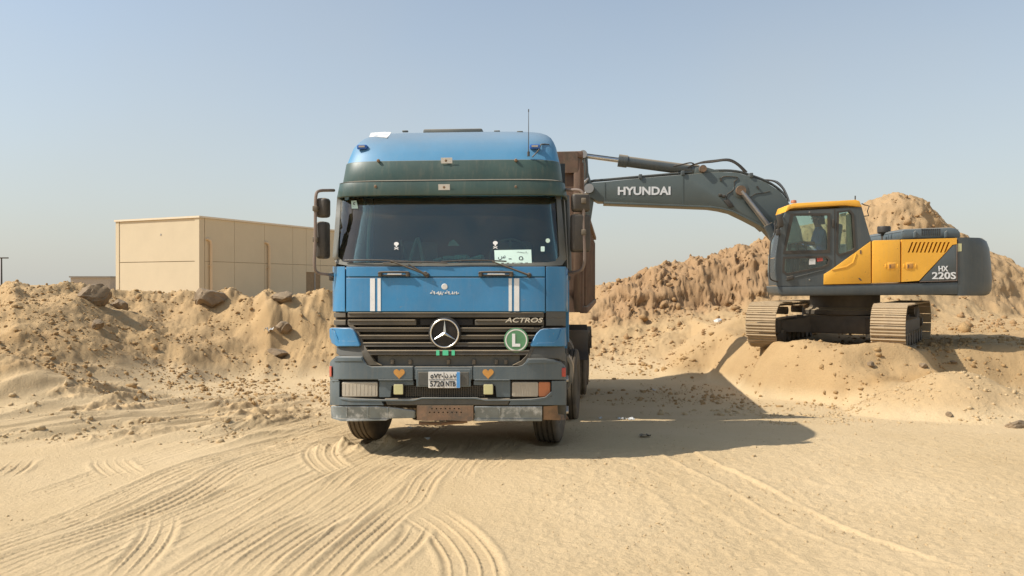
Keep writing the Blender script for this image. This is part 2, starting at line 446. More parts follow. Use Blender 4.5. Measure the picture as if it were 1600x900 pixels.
# heaps round the pit: bearing (as photo column), crest row, crest distance, foot distance
HEAP = np.array([
    (-700, 440, 19, 11), (-300, 436, 19, 10), (0, 438, 18.5, 10.6), (25, 425, 18.5, 10.8), (48, 436, 18.5, 11), (80, 434, 18.8, 11.4), (112, 431, 19, 11.9), (150, 438, 19.3, 12.7), (200, 442, 20, 13.7), (260, 447, 20.5, 14.9), (285, 442, 20.5, 15.3), (330, 451, 20.5, 16.1), (360, 439, 20.5, 16.7), (395, 454, 20.5, 16.8), (418, 437, 20.5, 16.9), (440, 453, 20.5, 17), (480, 448, 20.5, 17), (505, 438, 20.5, 16.9), (525, 446, 20.5, 16.8), (600, 446, 22, 17.4), (760, 444, 23, 17.2), (880, 452, 25.5, 17.4), (925, 441, 25.5, 17.4), (960, 432, 25.5, 17.4), (1000, 417, 25.5, 17.4), (1040, 403, 25.5, 17.4), (1060, 398, 25.5, 17.4), (1100, 391, 25.5, 17.4), (1130, 383, 25.5, 17.4), (1165, 374, 25.5, 17.4), (1195, 362, 25.5, 17.4), (1215, 353, 25.5, 17.4), (1250, 341, 26, 17.4), (1300, 330, 26.5, 17.4), (1340, 321, 26.5, 17.4), (1358, 305, 26.5, 17.4), (1378, 297, 26.5, 17.4), (1402, 288, 26.5, 17.4), (1425, 293, 26.5, 17.4), (1448, 305, 26.5, 17.4), (1466, 330, 26.5, 17.4), (1490, 345, 26.5, 17.4), (1512, 352, 26.5, 17.4), (1535, 378, 26.5, 17.4), (1570, 395, 26.5, 17.4), (1600, 410, 26.5, 17.4), (1700, 425, 26.5, 17.4), (1900, 438, 26.5, 17.4), (2600, 440, 26.5, 17.4)], float)

def terrain(x, y):
    """height, soil share, cut-bank share"""
    ys = np.maximum(y, 0.8)
    px = np.clip(800 + F * x / ys + 16 * fbm(x / 1.1, y / 1.1, 3, 3), -700, 2600)
    row, yc, yf = (np.interp(px, HEAP[:, 0], HEAP[:, k]) for k in (1, 2, 3))
    hc = H - (row - HZ) * yc / F
    right = sstep(860, 980, px)
    wob = (0.55 + .75 * (1 - right)) * fbm(x / 2.6, y / 2.6, 3, 5)
    t = (y + wob - yf) / (yc - yf)
    tl = np.clip(t, 0, 1)
    left_s = 1.02 * (0.45 * tl + 0.55 * tl * tl * (1.7 - .7 * tl)) 
    left_s = np.where(tl > 0.9, left_s - (tl - 0.9) * 0.2, left_s)
    right_s = np.interp(tl, [0, .12, .3, .62, .70, .78, .86, 1], [0, .03, .14, .44, .58, .80, .92, 1.0])
    s = left_s * (1 - right) + right_s * right
    back = 1 - (0.5 - 0.2 * right) * sstep(0.5, 7, y - yc) - 0.3 * sstep(7, 30, y - yc)
    zh = hc * s * np.where(t > 1, back, 1) * (1 + (1 - right) * 0.22 * np.sin(np.pi * tl) * fbm(x / 3.2, y / 3.2, 2, 15))
    onheap = sstep(0.05, 0.5, zh)
    scarp = right * sstep(0.55, 0.70, tl) * (1 - sstep(1.0, 1.2, t)) * (1 - sstep(1185, 1240, px) * 0.55)
    # lumps and clods of the dug soil
    zh = zh + onheap * ((0.08 + .05 * right) * fbm(x / 1.3, y / 1.3, 4, 21) + 0.055 * fbm(x / .30, y / .30, 3, 33, .7))
    cl = np.clip(fbm(x / 1.9, y / 1.9, 2, 44) * 1.6 + 0.35, 0, 1)
    zh = zh + onheap * cl * 0.085 * billow(x / .45, y / .45, 3, 51)
    zh = zh + scarp * (0.38 * billow(x / 1.5, y / 1.5, 3, 61) + 0.26 * fbm(x / .55, y / .55, 4, 67, .75) - 0.18)
    crestn = sstep(0.78, 0.98, t) * (1 - sstep(1.3, 1.9, t))
    zh = zh + crestn * (1 - 0.4 * right) * (0.09 * billow(x / .8, y / .9, 3, 71) + 0.08 * fbm(x / .25, y / .25, 2, 75))
    # near-left hump in front of the long heap, with down-slope ridges
    hx, hy = x + 9.6, y - 15.0
    hump = 0.70 * np.exp(-(hx / 2.3) ** 2 - (hy / 1.5) ** 2) + 0.42 * np.exp(-((x + 8.6) / 1.9) ** 2 - ((y - 12.5) / 0.8) ** 2)
    rid = 0.10 * np.clip(billow((x + 0.75 * y) / 1.5, (y - .75 * x) / 6.0, 2, 81), -.2, 1) * onheap * (1 - sstep(-120, 330, px - 0))
    z = smax(zh, 0 * zh, 0.10) - 0.05 + hump + rid
    # the bench the excavator stands on, and the spoil ridge left of it
    edge = 0.22 * fbm(x / 1.4, y / 1.4, 3, 91)
    foot = 13.75 - 1.35 * sstep(4.6, 5.8, x) + 1.3 * sstep(7.1, 8.2, x)
    zp = smin((.90 - .05 * sstep(4.6, 5.8, x)) * (y - foot + edge * 1.1), 1.5 * (x - 4.45 + .6 * edge), 0.08)
    zp = smin(zp, 0.90 + 0.03 * (y - 14), 0.10)
    sp = smin(0.80 * (y - 17.3 + edge), 0.57 * (x - 3.35 + edge), 0.12)
    sp = smin(sp, 1.47 + 0 * sp, 0.12) - 0.75 * sstep(19.6, 21.2, y) * sstep(7.4, 6.2, x)
    zp = smax(zp, sp - 2.0 * sstep(6.4, 7.6, x), 0.10)
    zp = zp + 0.16 * np.exp(-((x - 5.5) / .6) ** 2 - ((y - 14.1) / .4) ** 2) + 0.12 * np.exp(-((x - 7.0) / .5) ** 2 - ((y - 13.3) / .35) ** 2) + 0.20 * np.exp(-((x - 4.75) / .42) ** 2 - ((y - 14.72) / .3) ** 2) + 0.16 * np.exp(-((x - 6.4) / .6) ** 2 - ((y - 13.45) / .3) ** 2) - 0.10 * np.exp(-((x - 7.0) / 1.6) ** 2 - ((y - 16) / 1.5) ** 2)
    zp = zp * (1 - 0.0)
    onp = sstep(0.03, 0.3, zp)
    zp = zp + onp * (0.05 * fbm(x / .9, y / .9, 4, 101) + 0.018 * billow(x / .25, y / .25, 3, 105))
    z = smax(z, zp, 0.08) - 0.03
    d = np.sqrt(((x - 6.75) / 1.0) ** 2 + ((y - 11.7) / .95) ** 2) + 0.18 * fbm(x / .8, y / .8, 3, 111) * .7
    cone = 0.78 * np.clip(1 - d / 1.6, 0, 1) ** 1.05
    cone = cone - 0.10 * np.exp(-(d / 0.22) ** 2)
    z = z + cone + 0.02 * sstep(0.02, 0.2, cone) * fbm(x / .2, y / .2, 3, 115)
    low = sstep(10.8, 9.8, y + 0.4 * fbm(x / 2, y / 2, 2, 7)) * 0
    # rutted, churned strip to the left of the lorry
    ang = R(60); a_, b_ = x * math.cos(ang) + y * math.sin(ang), -x * math.sin(ang) + y * math.cos(ang)
    rutm = sstep(-1.6, -3.6, x + 0.25 * (y - 9)) * sstep(8.3, 9.8, y + 0.10 * (x + 6) ) * (1 - sstep(13.2, 15.5, y)) * (1 - onheap * .6)
    warp = 0.5 * fbm(a_ / 2.2, b_ / 1.1, 2, 121)
    rut = billow(a_ / 6.5 + .3 * warp, (b_ + warp * .45) / 0.80, 2, 125)
    clod = np.clip(fbm(a_ / 2.2, b_ / .45, 2, 131) * 2.6 - 0.15, 0, 1)
    z = z + rutm * (0.16 * np.clip(rut - .15, 0, 1) ** 1.3 - 0.02 + clod * (0.035 + 0.09 * billow(x / .26, y / .32, 3, 135)))
    for lx, ly, lh in ((-1.90, 8.62, .085), (-1.42, 8.72, .10), (-1.70, 8.50, .05), (-2.12, 8.55, .05), (-1.55, 8.6, .04)):
        z = z + lh * np.exp(-((x - lx) / .10) ** 2 - ((y - ly) / .13) ** 2) * (1 + .5 * billow(x / .09, y / .09, 2, 165))
    # plain sand: soft swells, trampled crumbs to the right
    z = z + 0.030 * fbm(x / 2.3, y / 1.7, 3, 141) - 0.030 * np.clip(y - 9.2, 0, 7.5) + 0.095 * (1 - sstep(9.6, 12.5, y)) * sstep(6.0, 7.6, y)
    for lx, ly in ((-1.72, 9.36), (.42, 9.22)): z = z - 0.12 * np.exp(-((x - lx) / .30) ** 2 - ((y - ly) / .42) ** 2)
    tramp = sstep(-0.6, 0.6, x + 0.5 * fbm(x / .9, y / .9, 2, 145)) * sstep(9.3, 8.3, y) + 0.55 * sstep(2, 3, x) * sstep(12, 11, y)
    z = z + np.clip(tramp, 0, 1) * (0.010 * billow(x / .26, y / .17, 3, 151) + 0.006 * fbm(x / .07, y / .07, 2, 155)) + 0.004 * fbm(x / .16, y / .16, 2, 159)
    soil = np.clip(onheap * (0.75 - 0.15 * right) + rutm * clod * .5 + 0.75 * onp * (1 - onheap) + .5 * sstep(.05, .3, cone), 0, 1)
    return z, soil, np.clip(scarp * 0.75, 0, 1)

def ground_pt(px, py):
    y = H * F / (py - HZ); return ((px - 800) / F * y, y)

# tyre marks: photo points on the ground, ribs across, tread width, relief
TRACKS = [
    ([(-90, 878), (0, 845), (110, 808), (230, 765), (320, 733), (400, 711), (500, 684), (560, 662)], 5, .34, 1.0),
    ([(-60, 905), (60, 858), (190, 815), (300, 775), (380, 735), (450, 712), (540, 688)], 5, .33, 1.0),
    ([(-40, 940), (90, 890), (180, 850), (300, 800), (420, 757)], 4, .30, 0.9),
    ([(-60, 850), (60, 818), (160, 792), (260, 752), (340, 727)], 4, .28, 0.7),
    ([(172, 915), (205, 880), (232, 850), (248, 825), (252, 803)], 4, .26, 1.2),
    ([(300, 960), (400, 843), (470, 800), (515, 775), (552, 747), (600, 722)], 4, .30, 1.0),
    ([(330, 940), (400, 870), (440, 838), (490, 812), (540, 790), (600, 752), (640, 722)], 5, .34, 1.0),
    ([(480, 925), (515, 888), (548, 855), (580, 825), (612, 800), (643, 782), (662, 757), (690, 736), (712, 716)], 4, .27, 1.1),
    ([(640, 794), (668, 803), (696, 820), (722, 848), (738, 878), (740, 925)], 5, .40, 1.2),
    ([(560, 905), (605, 872), (640, 840), (658, 808)], 3, .22, 1.3),
    ([(757, 694), (742, 715), (722, 738), (705, 762)], 4, .30, 1.0),
    ([(820, 690), (780, 720), (744, 748)], 3, .25, .7),
    ([(575, 697), (545, 698), (512, 705), (500, 718), (512, 735), (540, 750)], 5, .36, 1.1),
    ([(685, 700), (660, 722), (620, 738), (575, 765), (520, 795), (455, 830), (380, 885), (340, 930)], 5, .34, .8),
    ([(240, 930), (330, 868), (420, 815), (500, 782)], 4, .3, .8),
    ([(0, 792), (90, 770), (180, 742), (260, 718), (340, 694), (430, 668)], 3, .3, .7),
    ([(175, 722), (172, 732), (186, 744), (205, 755)], 4, .34, 1.2),
    ([(-20, 760), (10, 742), (28, 725)], 4, .4, 1.2),
    ([(300, 712), (380, 684), (470, 655), (530, 632)], 4, .34, 1.2),
    ([(330, 690), (400, 668), (470, 640), (530, 616)], 4, .34, 1.2),
    ([(420, 700), (480, 676), (530, 657), (580, 640)], 4, .34, 1.1),
    ([(260, 668), (350, 645), (440, 622), (520, 603)], 4, .36, 1.3),
    ([(150, 692), (260, 664), (360, 640), (440, 628), (520, 620)], 3, .34, 1.4),
    ([(250, 645), (340, 628), (430, 605), (520, 590)], 3, .36, 1.3),
    ([(650, 690), (690, 660), (740, 640)], 4, .32, 1.0),
    ([(1030, 700), (1105, 742), (1200, 782), (1330, 838), (1510, 905)], 0, .34, 1.3),
    ([(880, 712), (960, 735), (1040, 772), (1150, 830), (1270, 905)], 0, .30, .5),
]

_r = random.Random(5)
_A = [(-90, 878), (60, 825), (230, 765), (400, 711), (560, 662)]; _D = [(440, 960), (520, 885), (600, 806), (660, 757), (712, 716)]
for k in range(9):
    q = (k + .5) / 9 + _r.uniform(-.03, .03); bow = _r.uniform(-14, 14)
    pts = [(a[0] + (b[0] - a[0]) * q + _r.uniform(-5, 5), a[1] + (b[1] - a[1]) * q + bow * math.sin(i * .78) + _r.uniform(-2, 2)) for i, (a, b) in enumerate(zip(_A, _D))]
    a0 = _r.choice((0, 0, 0, 1)); TRACKS.insert(0, (pts[a0:], _r.choice((2, 2, 3, 4)), _r.uniform(.16, .30), _r.uniform(.6, 1.15)))

def imprint(x, y, z):
    cut = np.zeros_like(z)
    for pts, ribs, w, amt in TRACKS:
        g = [ground_pt(*p) for p in pts]
        sp = np.array([tuple(p[:2]) for p in spline([Vector((a, b, 0)) for a, b in g], 7)])
        m = np.where((x > sp[:, 0].min() - .4) & (x < sp[:, 0].max() + .4) & (y > sp[:, 1].min() - .4) & (y < sp[:, 1].max() + .4))[0]
        if not len(m): continue
        X, Y = x[m], y[m]
        best = np.full(len(m), 9.0); side = np.zeros(len(m)); arc = np.zeros(len(m)); s0 = 0.0
        for i in range(len(sp) - 1):
            ax, ay = sp[i]; dx, dy = sp[i + 1] - sp[i]; L = math.hypot(dx, dy)
            tt = np.clip(((X - ax) * dx + (Y - ay) * dy) / (L * L), 0, 1)
            ex, ey = X - ax - tt * dx, Y - ay - tt * dy
            d = np.hypot(ex, ey); k = d < best
            best = np.where(k, d, best); side = np.where(k, np.sign(dx * ey - dy * ex) * d, side); arc = np.where(k, s0 + tt * L, arc); s0 += L
        fade = sstep(0, .5, arc) * (1 - sstep(s0 - .5, s0, arc))
        fade = fade * np.clip(0.75 + 0.9 * fbm(X / .9, Y / .9, 2, 171), 0.1, 1.15) * amt
        ins = 1 - sstep(w / 2 - .02, w / 2 + .015, best)
        h = -0.008 * ins + 0.010 * np.exp(-((best - w / 2 - .03) / .03) ** 2)
        if ribs:
            ribs = min(ribs, max(2, int(w / .082)))
            pit = w / ribs
            q = (side + w / 2) / pit; q = q - np.floor(q) - 0.5
            h = h + ins * (0.021 * np.exp(-(q * pit / .0075) ** 2)) * (.85 + .18 * np.sin(arc * 2 * np.pi / .075))
        cov = np.clip(1 - (best - w / 2) / .06, 0, 1) * np.clip(fade, 0, 1)
        cut[m] = cut[m] * (1 - cov) + h * fade
    return z + np.clip(cut, -.05, .05)

def make_ground():
    ys = [-900, -300, -100, -40, -15, -4, 0.5, 2.0, 3.2, 4.0]
    y = 4.5
    while y < 28:
        ys.append(y); y += min(0.085, max(0.011, 0.00027 * y * y))
    while y < 4500:
        ys.append(y); y += max(0.25, 0.05 * (y - 26))
    ys = np.array(ys + [6000.0])
    nu = 1360
    q_ = np.linspace(-1, 1, nu); u = q_ - 0.16 * (1 - q_ ** 2)   # finer on the side with the tyre marks
    half = np.where(ys < 4.4, 6 + (4.4 - ys) * 1.0, 3.3 + 0.70 * np.abs(ys))
    half = np.maximum(half, 5.5)
    far = np.sign(u) * np.clip((np.abs(u) - 0.975) / 0.025, 0, 1) ** 2
    X = np.outer(half, u) + np.outer(np.full_like(ys, 1.0) * (400 + np.abs(ys) * 1.2), far)
    Y = np.repeat(ys[:, None], nu, 1)
    x, y = X.ravel(), Y.ravel()
    z, soil, cut = terrain(x, y)
    z = imprint(x, y, z)
    # eroded ledges: the cut bank is pushed in and out along its face
    y = y + cut * (0.55 * fbm(x / 1.1, z / .7, 3, 181) + 0.28 * billow(x / .45, z / .35, 3, 185) - .1)
    # ground falls quiet far away
    q = sstep(60, 30, np.hypot(x, y)); z = z * q - 0.0 * (1 - q)
    # tyres have pressed shallow seats, wheels push little rims of sand
    me = bpy.data.meshes.new("ground")
    nv = len(x); ny = len(ys)
    me.vertices.add(nv); me.vertices.foreach_set("co", np.stack([x, y, z], 1).astype(np.float32).ravel())
    i = np.arange(ny - 1)[:, None] * nu + np.arange(nu - 1)[None, :]
    q4 = np.stack([i, i + 1, i + 1 + nu, i + nu], -1).reshape(-1, 4).astype(np.int32)
    me.loops.add(q4.size); me.loops.foreach_set("vertex_index", q4.ravel())
    me.polygons.add(len(q4)); me.polygons.foreach_set("loop_start", np.arange(0, q4.size, 4, dtype=np.int32))
    me.polygons.foreach_set("loop_total", np.full(len(q4), 4, np.int32))
    me.update(calc_edges=True)
    at = me.color_attributes.new("soil", 'FLOAT_COLOR', 'POINT')
    at.data.foreach_set("color", np.stack([soil, cut, 0 * soil, 1 + 0 * soil], 1).astype(np.float32).ravel())
    me.polygons.foreach_set("use_smooth", np.ones(len(q4), bool))
    o = link("ground", me, M['sand'])
    return tag(o, kind='structure', label="sandy ground with tyre tracks and dug heaps")
make_ground()

def gz(x, y):
    return float(terrain(np.array([float(x)]), np.array([float(y)]))[0][0])

def on_ground(px, py):
    """where the sight line of a photo pixel first meets the ground sheet"""
    t = np.arange(4.5, 40, 0.02)
    x, y, z = (px - 800) / F * t, t, H - (py - HZ) / F * t
    g = terrain(x, y)[0]
    k = np.argmax(z < g)
    return (float(x[k]), float(y[k]), float(g[k])) if (z < g).any() else (float(x[-1]), float(y[-1]), float(g[-1]))

# ------------------------------------------------------------------ the tipper lorry
YAW = R(4.0)
TO = Vector(((694.5 - 800) / F * 8.0, 8.0, 0.0))
ca, sa = math.cos(YAW), math.sin(YAW)
truck = thing("dump_truck", "blue tipper lorry with dark green sun visor facing the camera", "dump truck", TO, -YAW)

def T(px, py, yl):
    """lorry point (across, back, up) seen at a photo pixel, yl metres behind the bumper plane"""
    dx, dz = (px - 800) / F, -(py - HZ) / F
    t = (yl + TO.x * sa + TO.y * ca) / (dx * sa + ca)
    return ((dx * t - TO.x) * ca - (t - TO.y) * sa, yl, H + dz * t)

ZT = [0.0, .48, .62, 1.18, 1.28, 1.60, 2.10, 2.90, 3.05, 3.28, 3.48, 3.60, 3.70, 3.76]
YF = [.12, .05, .00, .00, .05, .08, .14, .42, .40, .42, .55, .72, 1.0, 1.35]
WF = [1.25, 1.275, 1.285, 1.285, 1.29, 1.30, 1.30, 1.262, 1.240, 1.222, 1.18, 1.14, 1.07, .97]
def cx(z): return float(np.interp(z, [2.0, 2.9, 3.7], [0, -.018, -.022]))   # the cab leans a little on its springs
CABD = 1.90                                             # cab depth
def Fy(x, z, k=5.0, d=.55):
    """front face of the cab: set back with height, rounded at the corners"""
    w = np.interp(z, ZT, WF)
    q = min(1.0, abs(x - cx(z)) / w)
    return float(np.interp(z, ZT, YF)) + d * (1 - (1 - q ** k) ** (1 / k))

def S(px, py, off=0.0, k=5.0, d=.55):
    """point of the cab front under a photo pixel"""
    y = 0.2
    for _ in range(14):
        x, _, z = T(px, py, y)
        w = np.interp(z, ZT, WF)
        y = 0.6 * y + 0.4 * min(Fy(x, z, k, d), 0.9 + np.interp(z, ZT, YF))
    x, y2, z = T(px, py, y)
    return Vector((x, y + off, z))

def patch(name, poly, off, thick, m, parent=truck, bevel=0.006, step=9, k=5.0, d=.55, flat=None):
    """a panel lying on the curved cab front: outline given in photo pixels"""
    b = bmesh.new()
    vs = [b.verts.new((p[0], -p[1], 0)) for p in poly]
    b.faces.new(vs)
    x0, x1 = min(p[0] for p in poly), max(p[0] for p in poly)
    y0, y1 = min(p[1] for p in poly), max(p[1] for p in poly)
    xs = list(np.arange(x0 + step, x1 - 1, step)) + [v for v in (x0 + 3, x1 - 3)]
    for c in xs:
        bmesh.ops.bisect_plane(b, geom=b.verts[:] + b.edges[:] + b.faces[:], plane_co=(c, 0, 0), plane_no=(1, 0, 0))
    for c in np.arange(y0 + 14, y1 - 3, 14):
        bmesh.ops.bisect_plane(b, geom=b.verts[:] + b.edges[:] + b.faces[:], plane_co=(0, -c, 0), plane_no=(0, 1, 0))
    bmesh.ops.recalc_face_normals(b, faces=b.faces)
    r = bmesh.ops.extrude_face_region(b, geom=b.faces[:])
    back = [g for g in r['geom'] if isinstance(g, bmesh.types.BMVert)]
    bs = set(back)
    for v in b.verts:
        p = S(v.co.x, -v.co.y, off, k, d) if flat is None else Vector(T(v.co.x, -v.co.y, flat + off))
        v.co = p + (Vector((0, thick, 0)) if v in bs else Vector())
    q = B().bm(b); b.free()
    return q.build(name, m, parent, bevel=bevel)

def rect(x0, y0, x1, y1): return [(x0, y0), (x1, y0), (x1, y1), (x0, y1)]
def rrect(x0, y0, x1, y1, r, n=4):
    o = []
    for cx, cy, a0 in ((x1 - r, y0 + r, -90), (x1 - r, y1 - r, 0), (x0 + r, y1 - r, 90), (x0 + r, y0 + r, 180)):
        for i in range(n + 1):
            a = R(a0 + 90 * i / n); o.append((cx + r * math.cos(a), cy + r * math.sin(a)))
    return o

def ring_pts(z, off=0.0, n=34, yback=CABD, x_lo=-1, x_hi=1, k=5.0, d=.55):
    """front + side outline of the cab at height z"""
    w = float(np.interp(z, ZT, WF)); yf = float(np.interp(z, ZT, YF))
    out = []
    for i in range(n + 1):
        a = -1 + 2 * i / n
        q = math.copysign(1 - (1 - abs(a)) ** 2.0, a) if abs(a) > .0 else 0
        q = max(-1, min(1, q))
        if not (x_lo - 1e-6 <= q <= x_hi + 1e-6): continue
        out.append(Vector((cx(z) + q * (w + off * .35), yf + (d - off * 0) * (1 - (1 - abs(q) ** k) ** (1 / k)) - off, z)))
    if x_lo <= -1: out.insert(0, Vector((cx(z) - (w + off * .35), yback, z)))
    if x_hi >= 1: out.append(Vector((cx(z) + w + off * .35, yback, z)))
    return out

def shell(name, zs, m, parent=truck, off=0.0, thick=0.03, cap_top=False, yback=CABD, bevel=0.0):
    b = B()
    outer = [ring_pts(z, off, yback=yback) for z in zs]
    b.loft(outer, cap=False, closed=False)
    o_ = b.build(name, m, parent, smooth=40)
    s_ = o_.modifiers.new("skin", 'SOLIDIFY'); s_.thickness = thick; s_.offset = -1 if not cap_top else -1
    return o_

# --- lower cab walls (sides and corners) and the floor
lower = B()
lower.loft([ring_pts(z, -0.012) for z in (1.605, 1.75, 1.92, 2.09)], cap=False, closed=False)
lw = lower.build("cab_body", M['blue'], truck, smooth=40)
sm = lw.modifiers.new("skin", 'SOLIDIFY'); sm.thickness = 0.03
for s_ in (-1, 1):
    b = B(); b.add([(s_ * 1.285, .5, 1.2), (s_ * 1.285, CABD, 1.2), (s_ * 1.295, CABD, 1.605), (s_ * 1.295, .55, 1.605), (s_ * 1.25, .5, 1.2), (s_ * 1.25, CABD, 1.2), (s_ * 1.26, CABD, 1.605), (s_ * 1.26, .55, 1.605)],
          [(0, 1, 2, 3), (7, 6, 5, 4), (0, 4, 5, 1), (1, 5, 6, 2), (2, 6, 7, 3), (3, 7, 4, 0)]); b.build("door_skirt", M['blue'], truck)
fl = B().box((0, 1.1, 1.24), (2.3, 1.65, .05)).box((0, CABD - .03, 2.35), (2.52, .04, 2.2)); fl.build("cab_floor", M['cab_in'], truck)

# --- bonnet flap, its seam line and the corner panels
patch("bonnet_panel", [(541.5, 434), (851.5, 434), (851.5, 486.5), (541.5, 486.5)], -0.016, .012, M['blue'], bevel=0.004)
patch("bonnet_panel", [(541.5, 416.5), (851.5, 416.5), (851.5, 432), (541.5, 432)], -0.015, .012, M['blue'], bevel=0.004)
patch("corner_panel", [(520.5, 416.5), (539.5, 416.5), (539.5, 486.5), (520.5, 486.5)], -0.016, .012, M['blue'], bevel=0.004)
patch("corner_panel", [(853.5, 416.5), (884, 416.5), (884, 486.5), (853.5, 486.5)], -0.016, .012, M['blue'], bevel=0.004)
for x0, x1 in ((579, 586.5), (590.5, 595.5), (795, 800), (803.5, 811.5)):
    patch("white_stripe", rect(x0, 435, x1, 486), -0.021, .004, M['white'], bevel=0)
# round sticker and blessing
p = S(695, 448, -0.018)
sg = B().lathe([(0, .004), (.028, .004), (.033, 0), (.033, -.004), (0, -.004)], Matrix.Translation(p) @ Matrix.Rotation(R(90), 4, 'X'), 20).build("round_sticker", M['white'], truck)
p = S(695, 457.5, -0.020)
arab = "\uFDF2 \uFED9\uFEAD\uFE8E\uFE92\uFE97 \uFDF2 \uFE80\uFE8E\uFEB7\uFE8E\uFEE3"
text("blessing_lettering", arab, .052, M['letter'], truck, p, width=.31, bold=.004, depth=.001)

# --- grille
patch("grille_backing", [(521, 487), (884, 487), (884, 512), (850, 513), (828, 558), (820, 574), (590, 574), (577, 558), (553, 512), (521, 512)], 0.075, .01, M['pit'], bevel=0)
EDGE_L = [(487, 521), (511, 521), (512, 548), (520, 558), (541, 566), (557, 578)]
def gl(y): return float(np.interp(y, [512.5, 520, 541, 557], [553, 559, 569, 579]))
def gr(y): return float(np.interp(y, [512.5, 520, 541, 557], [846, 842, 833, 822]))
rows = [(488.5, 496), (500, 508), (512.5, 518.5), (524, 530), (535.5, 541.5), (547.5, 555)]
for i, (a, b_) in enumerate(rows):
    l0, r0 = (543, 850) if i < 2 else (gl(a), gr(a))
    l1, r1 = (543, 850) if i < 2 else (gl(b_), gr(b_))
    segs = [(l0, r0, l1, r1)]
    if i in (0, 1): segs = [(l0, 650 + 0, l1, 650), (742, r0, 742, r1)] if i == 1 else segs
    for (a0, a1, c0, c1) in segs:
        s_ = patch("grille_slat", [(a0, a), (a1, a), (c1, b_), (c0, b_)], 0.0, .05, M['grille'], bevel=0.005)
        patch("slat_lip", [(a0 + 1, a - .5), (a1 - 1, a - .5), (a1 - 1, a + 1.8), (a0 + 1, a + 1.8)], -0.016, .03, M['grille'], s_, bevel=0.004)
    if i < 2:
        patch("grille_slat", rect(521.5, a, 540, b_), 0.0, .05, M['grille'], bevel=0.005)
        patch("grille_slat", rect(853, a - (2 if i == 0 else 3), 884, b_ + 1), -0.004, .05, M['bumper_dark'], bevel=0.005)
patch("grille_slat", [(656, 499), (738, 499), (738, 508), (656, 508)], 0.03, .03, M['pit'], bevel=0)
# slanting grille cheeks
patch("grille_cheek", [(544, 508.5), (552.5, 509), (561, 519), (570, 541), (580, 557), (586, 566), (596, 571), (573, 571), (567, 557), (563, 541), (556, 520)], -0.004, .06, M['grille'], bevel=0.006)
patch("grille_cheek", [(850, 508.5), (846.5, 510), (841, 519), (831, 541), (822, 556), (814, 564), (800, 571), (822, 571), (828, 558), (836, 541), (846, 520)], -0.004, .06, M['grille'], bevel=0.006)
patch("lower_beam", rect(588, 556, 812, 573), 0.05, .03, M['bumper_dark'], bevel=0.006)
for x in (612, 640, 700, 740, 775, 790):
    B().box(S(x, 566, 0.035), (.035, .03, .05), bev=.006).build("bracket", M['chassis'], truck)
# star emblem: ring, three-pointed star, black dish
ep = S(695.5, 520.5, -0.035)
em = Matrix.Translation(ep) @ Matrix.Rotation(R(90), 4, 'X')
sc_ = T(719.5, 520, 0.06)[0] - T(695.5, 520, 0.06)[0]
emb = B().lathe([(0, -.005), (sc_ * .98, -.005), (sc_ * 1.06, -.012), (sc_ * 1.06, -.03), (0, -.03)], em, 40).build("emblem_dish", M['pit'], truck)
ringp = [(sc_ * .90 + .009 * math.cos(a), .004 + .009 * math.sin(a)) for a in np.linspace(0, 2 * math.pi, 10, endpoint=False)]
B().lathe(ringp, em, 48, closed=True).build("emblem_ring", M['chrome'], emb)
st = B()
Rr = sc_ * .90
for i in range(3):
    a = R(90 + 120 * i)
    tip = Vector((Rr * math.cos(a), Rr * math.sin(a), .002))
    vl = Vector((.017 * math.cos(a + R(60)), .017 * math.sin(a + R(60)), .004)); vr = Vector((.017 * math.cos(a - R(60)), .017 * math.sin(a - R(60)), .004))
    top = Vector((0, 0, .016)); bot = Vector((0, 0, -.004))
    st.add([em @ q for q in (tip, vl, vr, top, bot)], [(0, 1, 3), (0, 3, 2), (0, 4, 1), (0, 2, 4)])
st.build("emblem_star", M['chrome'], emb, smooth=0)
p = S(819, 500, -0.022)
text("model_lettering", "ACTROS", .05, M['chrome'], truck, p, width=.40, bold=.001, shear=.25, depth=.004)
# triple green sticker
for x0, x1 in ((682, 687), (692, 701), (706, 711)):
    patch("green_sticker", rect(x0, 547, x1, 555), -0.022, .004, M['jade'], bevel=0)
# round L badge
bp = S(807, 531, -0.045)
bm_ = Matrix.Translation(bp) @ Matrix.Rotation(R(90), 4, 'X')
rb = T(826, 531, .1)[0] - T(807, 531, .1)[0]
bd = B().lathe([(0, .004), (rb * .98, .004), (rb, 0), (rb, -.008), (0, -.008)], bm_, 36).build("round_badge", M['green'], truck)
B().lathe([(rb * .80, .0055), (rb * .90, .0055), (rb * .90, .003), (rb * .80, .003)], bm_, 36, closed=True).build("badge_ring", M['white'], bd)
text("badge_letter", "L", .135, M['letter'], bd, bp + Vector((0, -.006, 0)), width=.085, bold=.006)

# --- blue wind deflectors
dl = [(516, 513.5), (519, 512), (548, 512), (553, 514), (557, 520), (564.5, 538), (563, 541), (528, 541), (520, 536), (516.5, 526)]
dr = [(884, 512), (850, 513), (844, 515), (838, 521), (828.5, 538), (830, 541), (884, 541), (885, 536)]
d1 = patch("wind_deflector", dl, -0.045, .10, M['blue'], bevel=0.012)
d2 = patch("wind_deflector", dr, -0.045, .10, M['blue'], bevel=0.012)
patch("deflector_slot", [(520, 514), (522, 514), (530.5, 531.5), (528.5, 532.5)], -0.048, .006, M['pit'], d1, bevel=0)
patch("deflector_rim", [(520, 515), (524, 514.5), (531, 532), (558, 532.5), (557, 535.5), (530, 535)], -0.052, .01, M['blue'], d1, bevel=0.003)
patch("deflector_rim", [(840, 535), (865, 534.5), (871, 530), (877, 514), (880, 514.5), (873, 532.5), (866, 537.5), (839, 538)], -0.052, .01, M['blue'], d2, bevel=0.003)

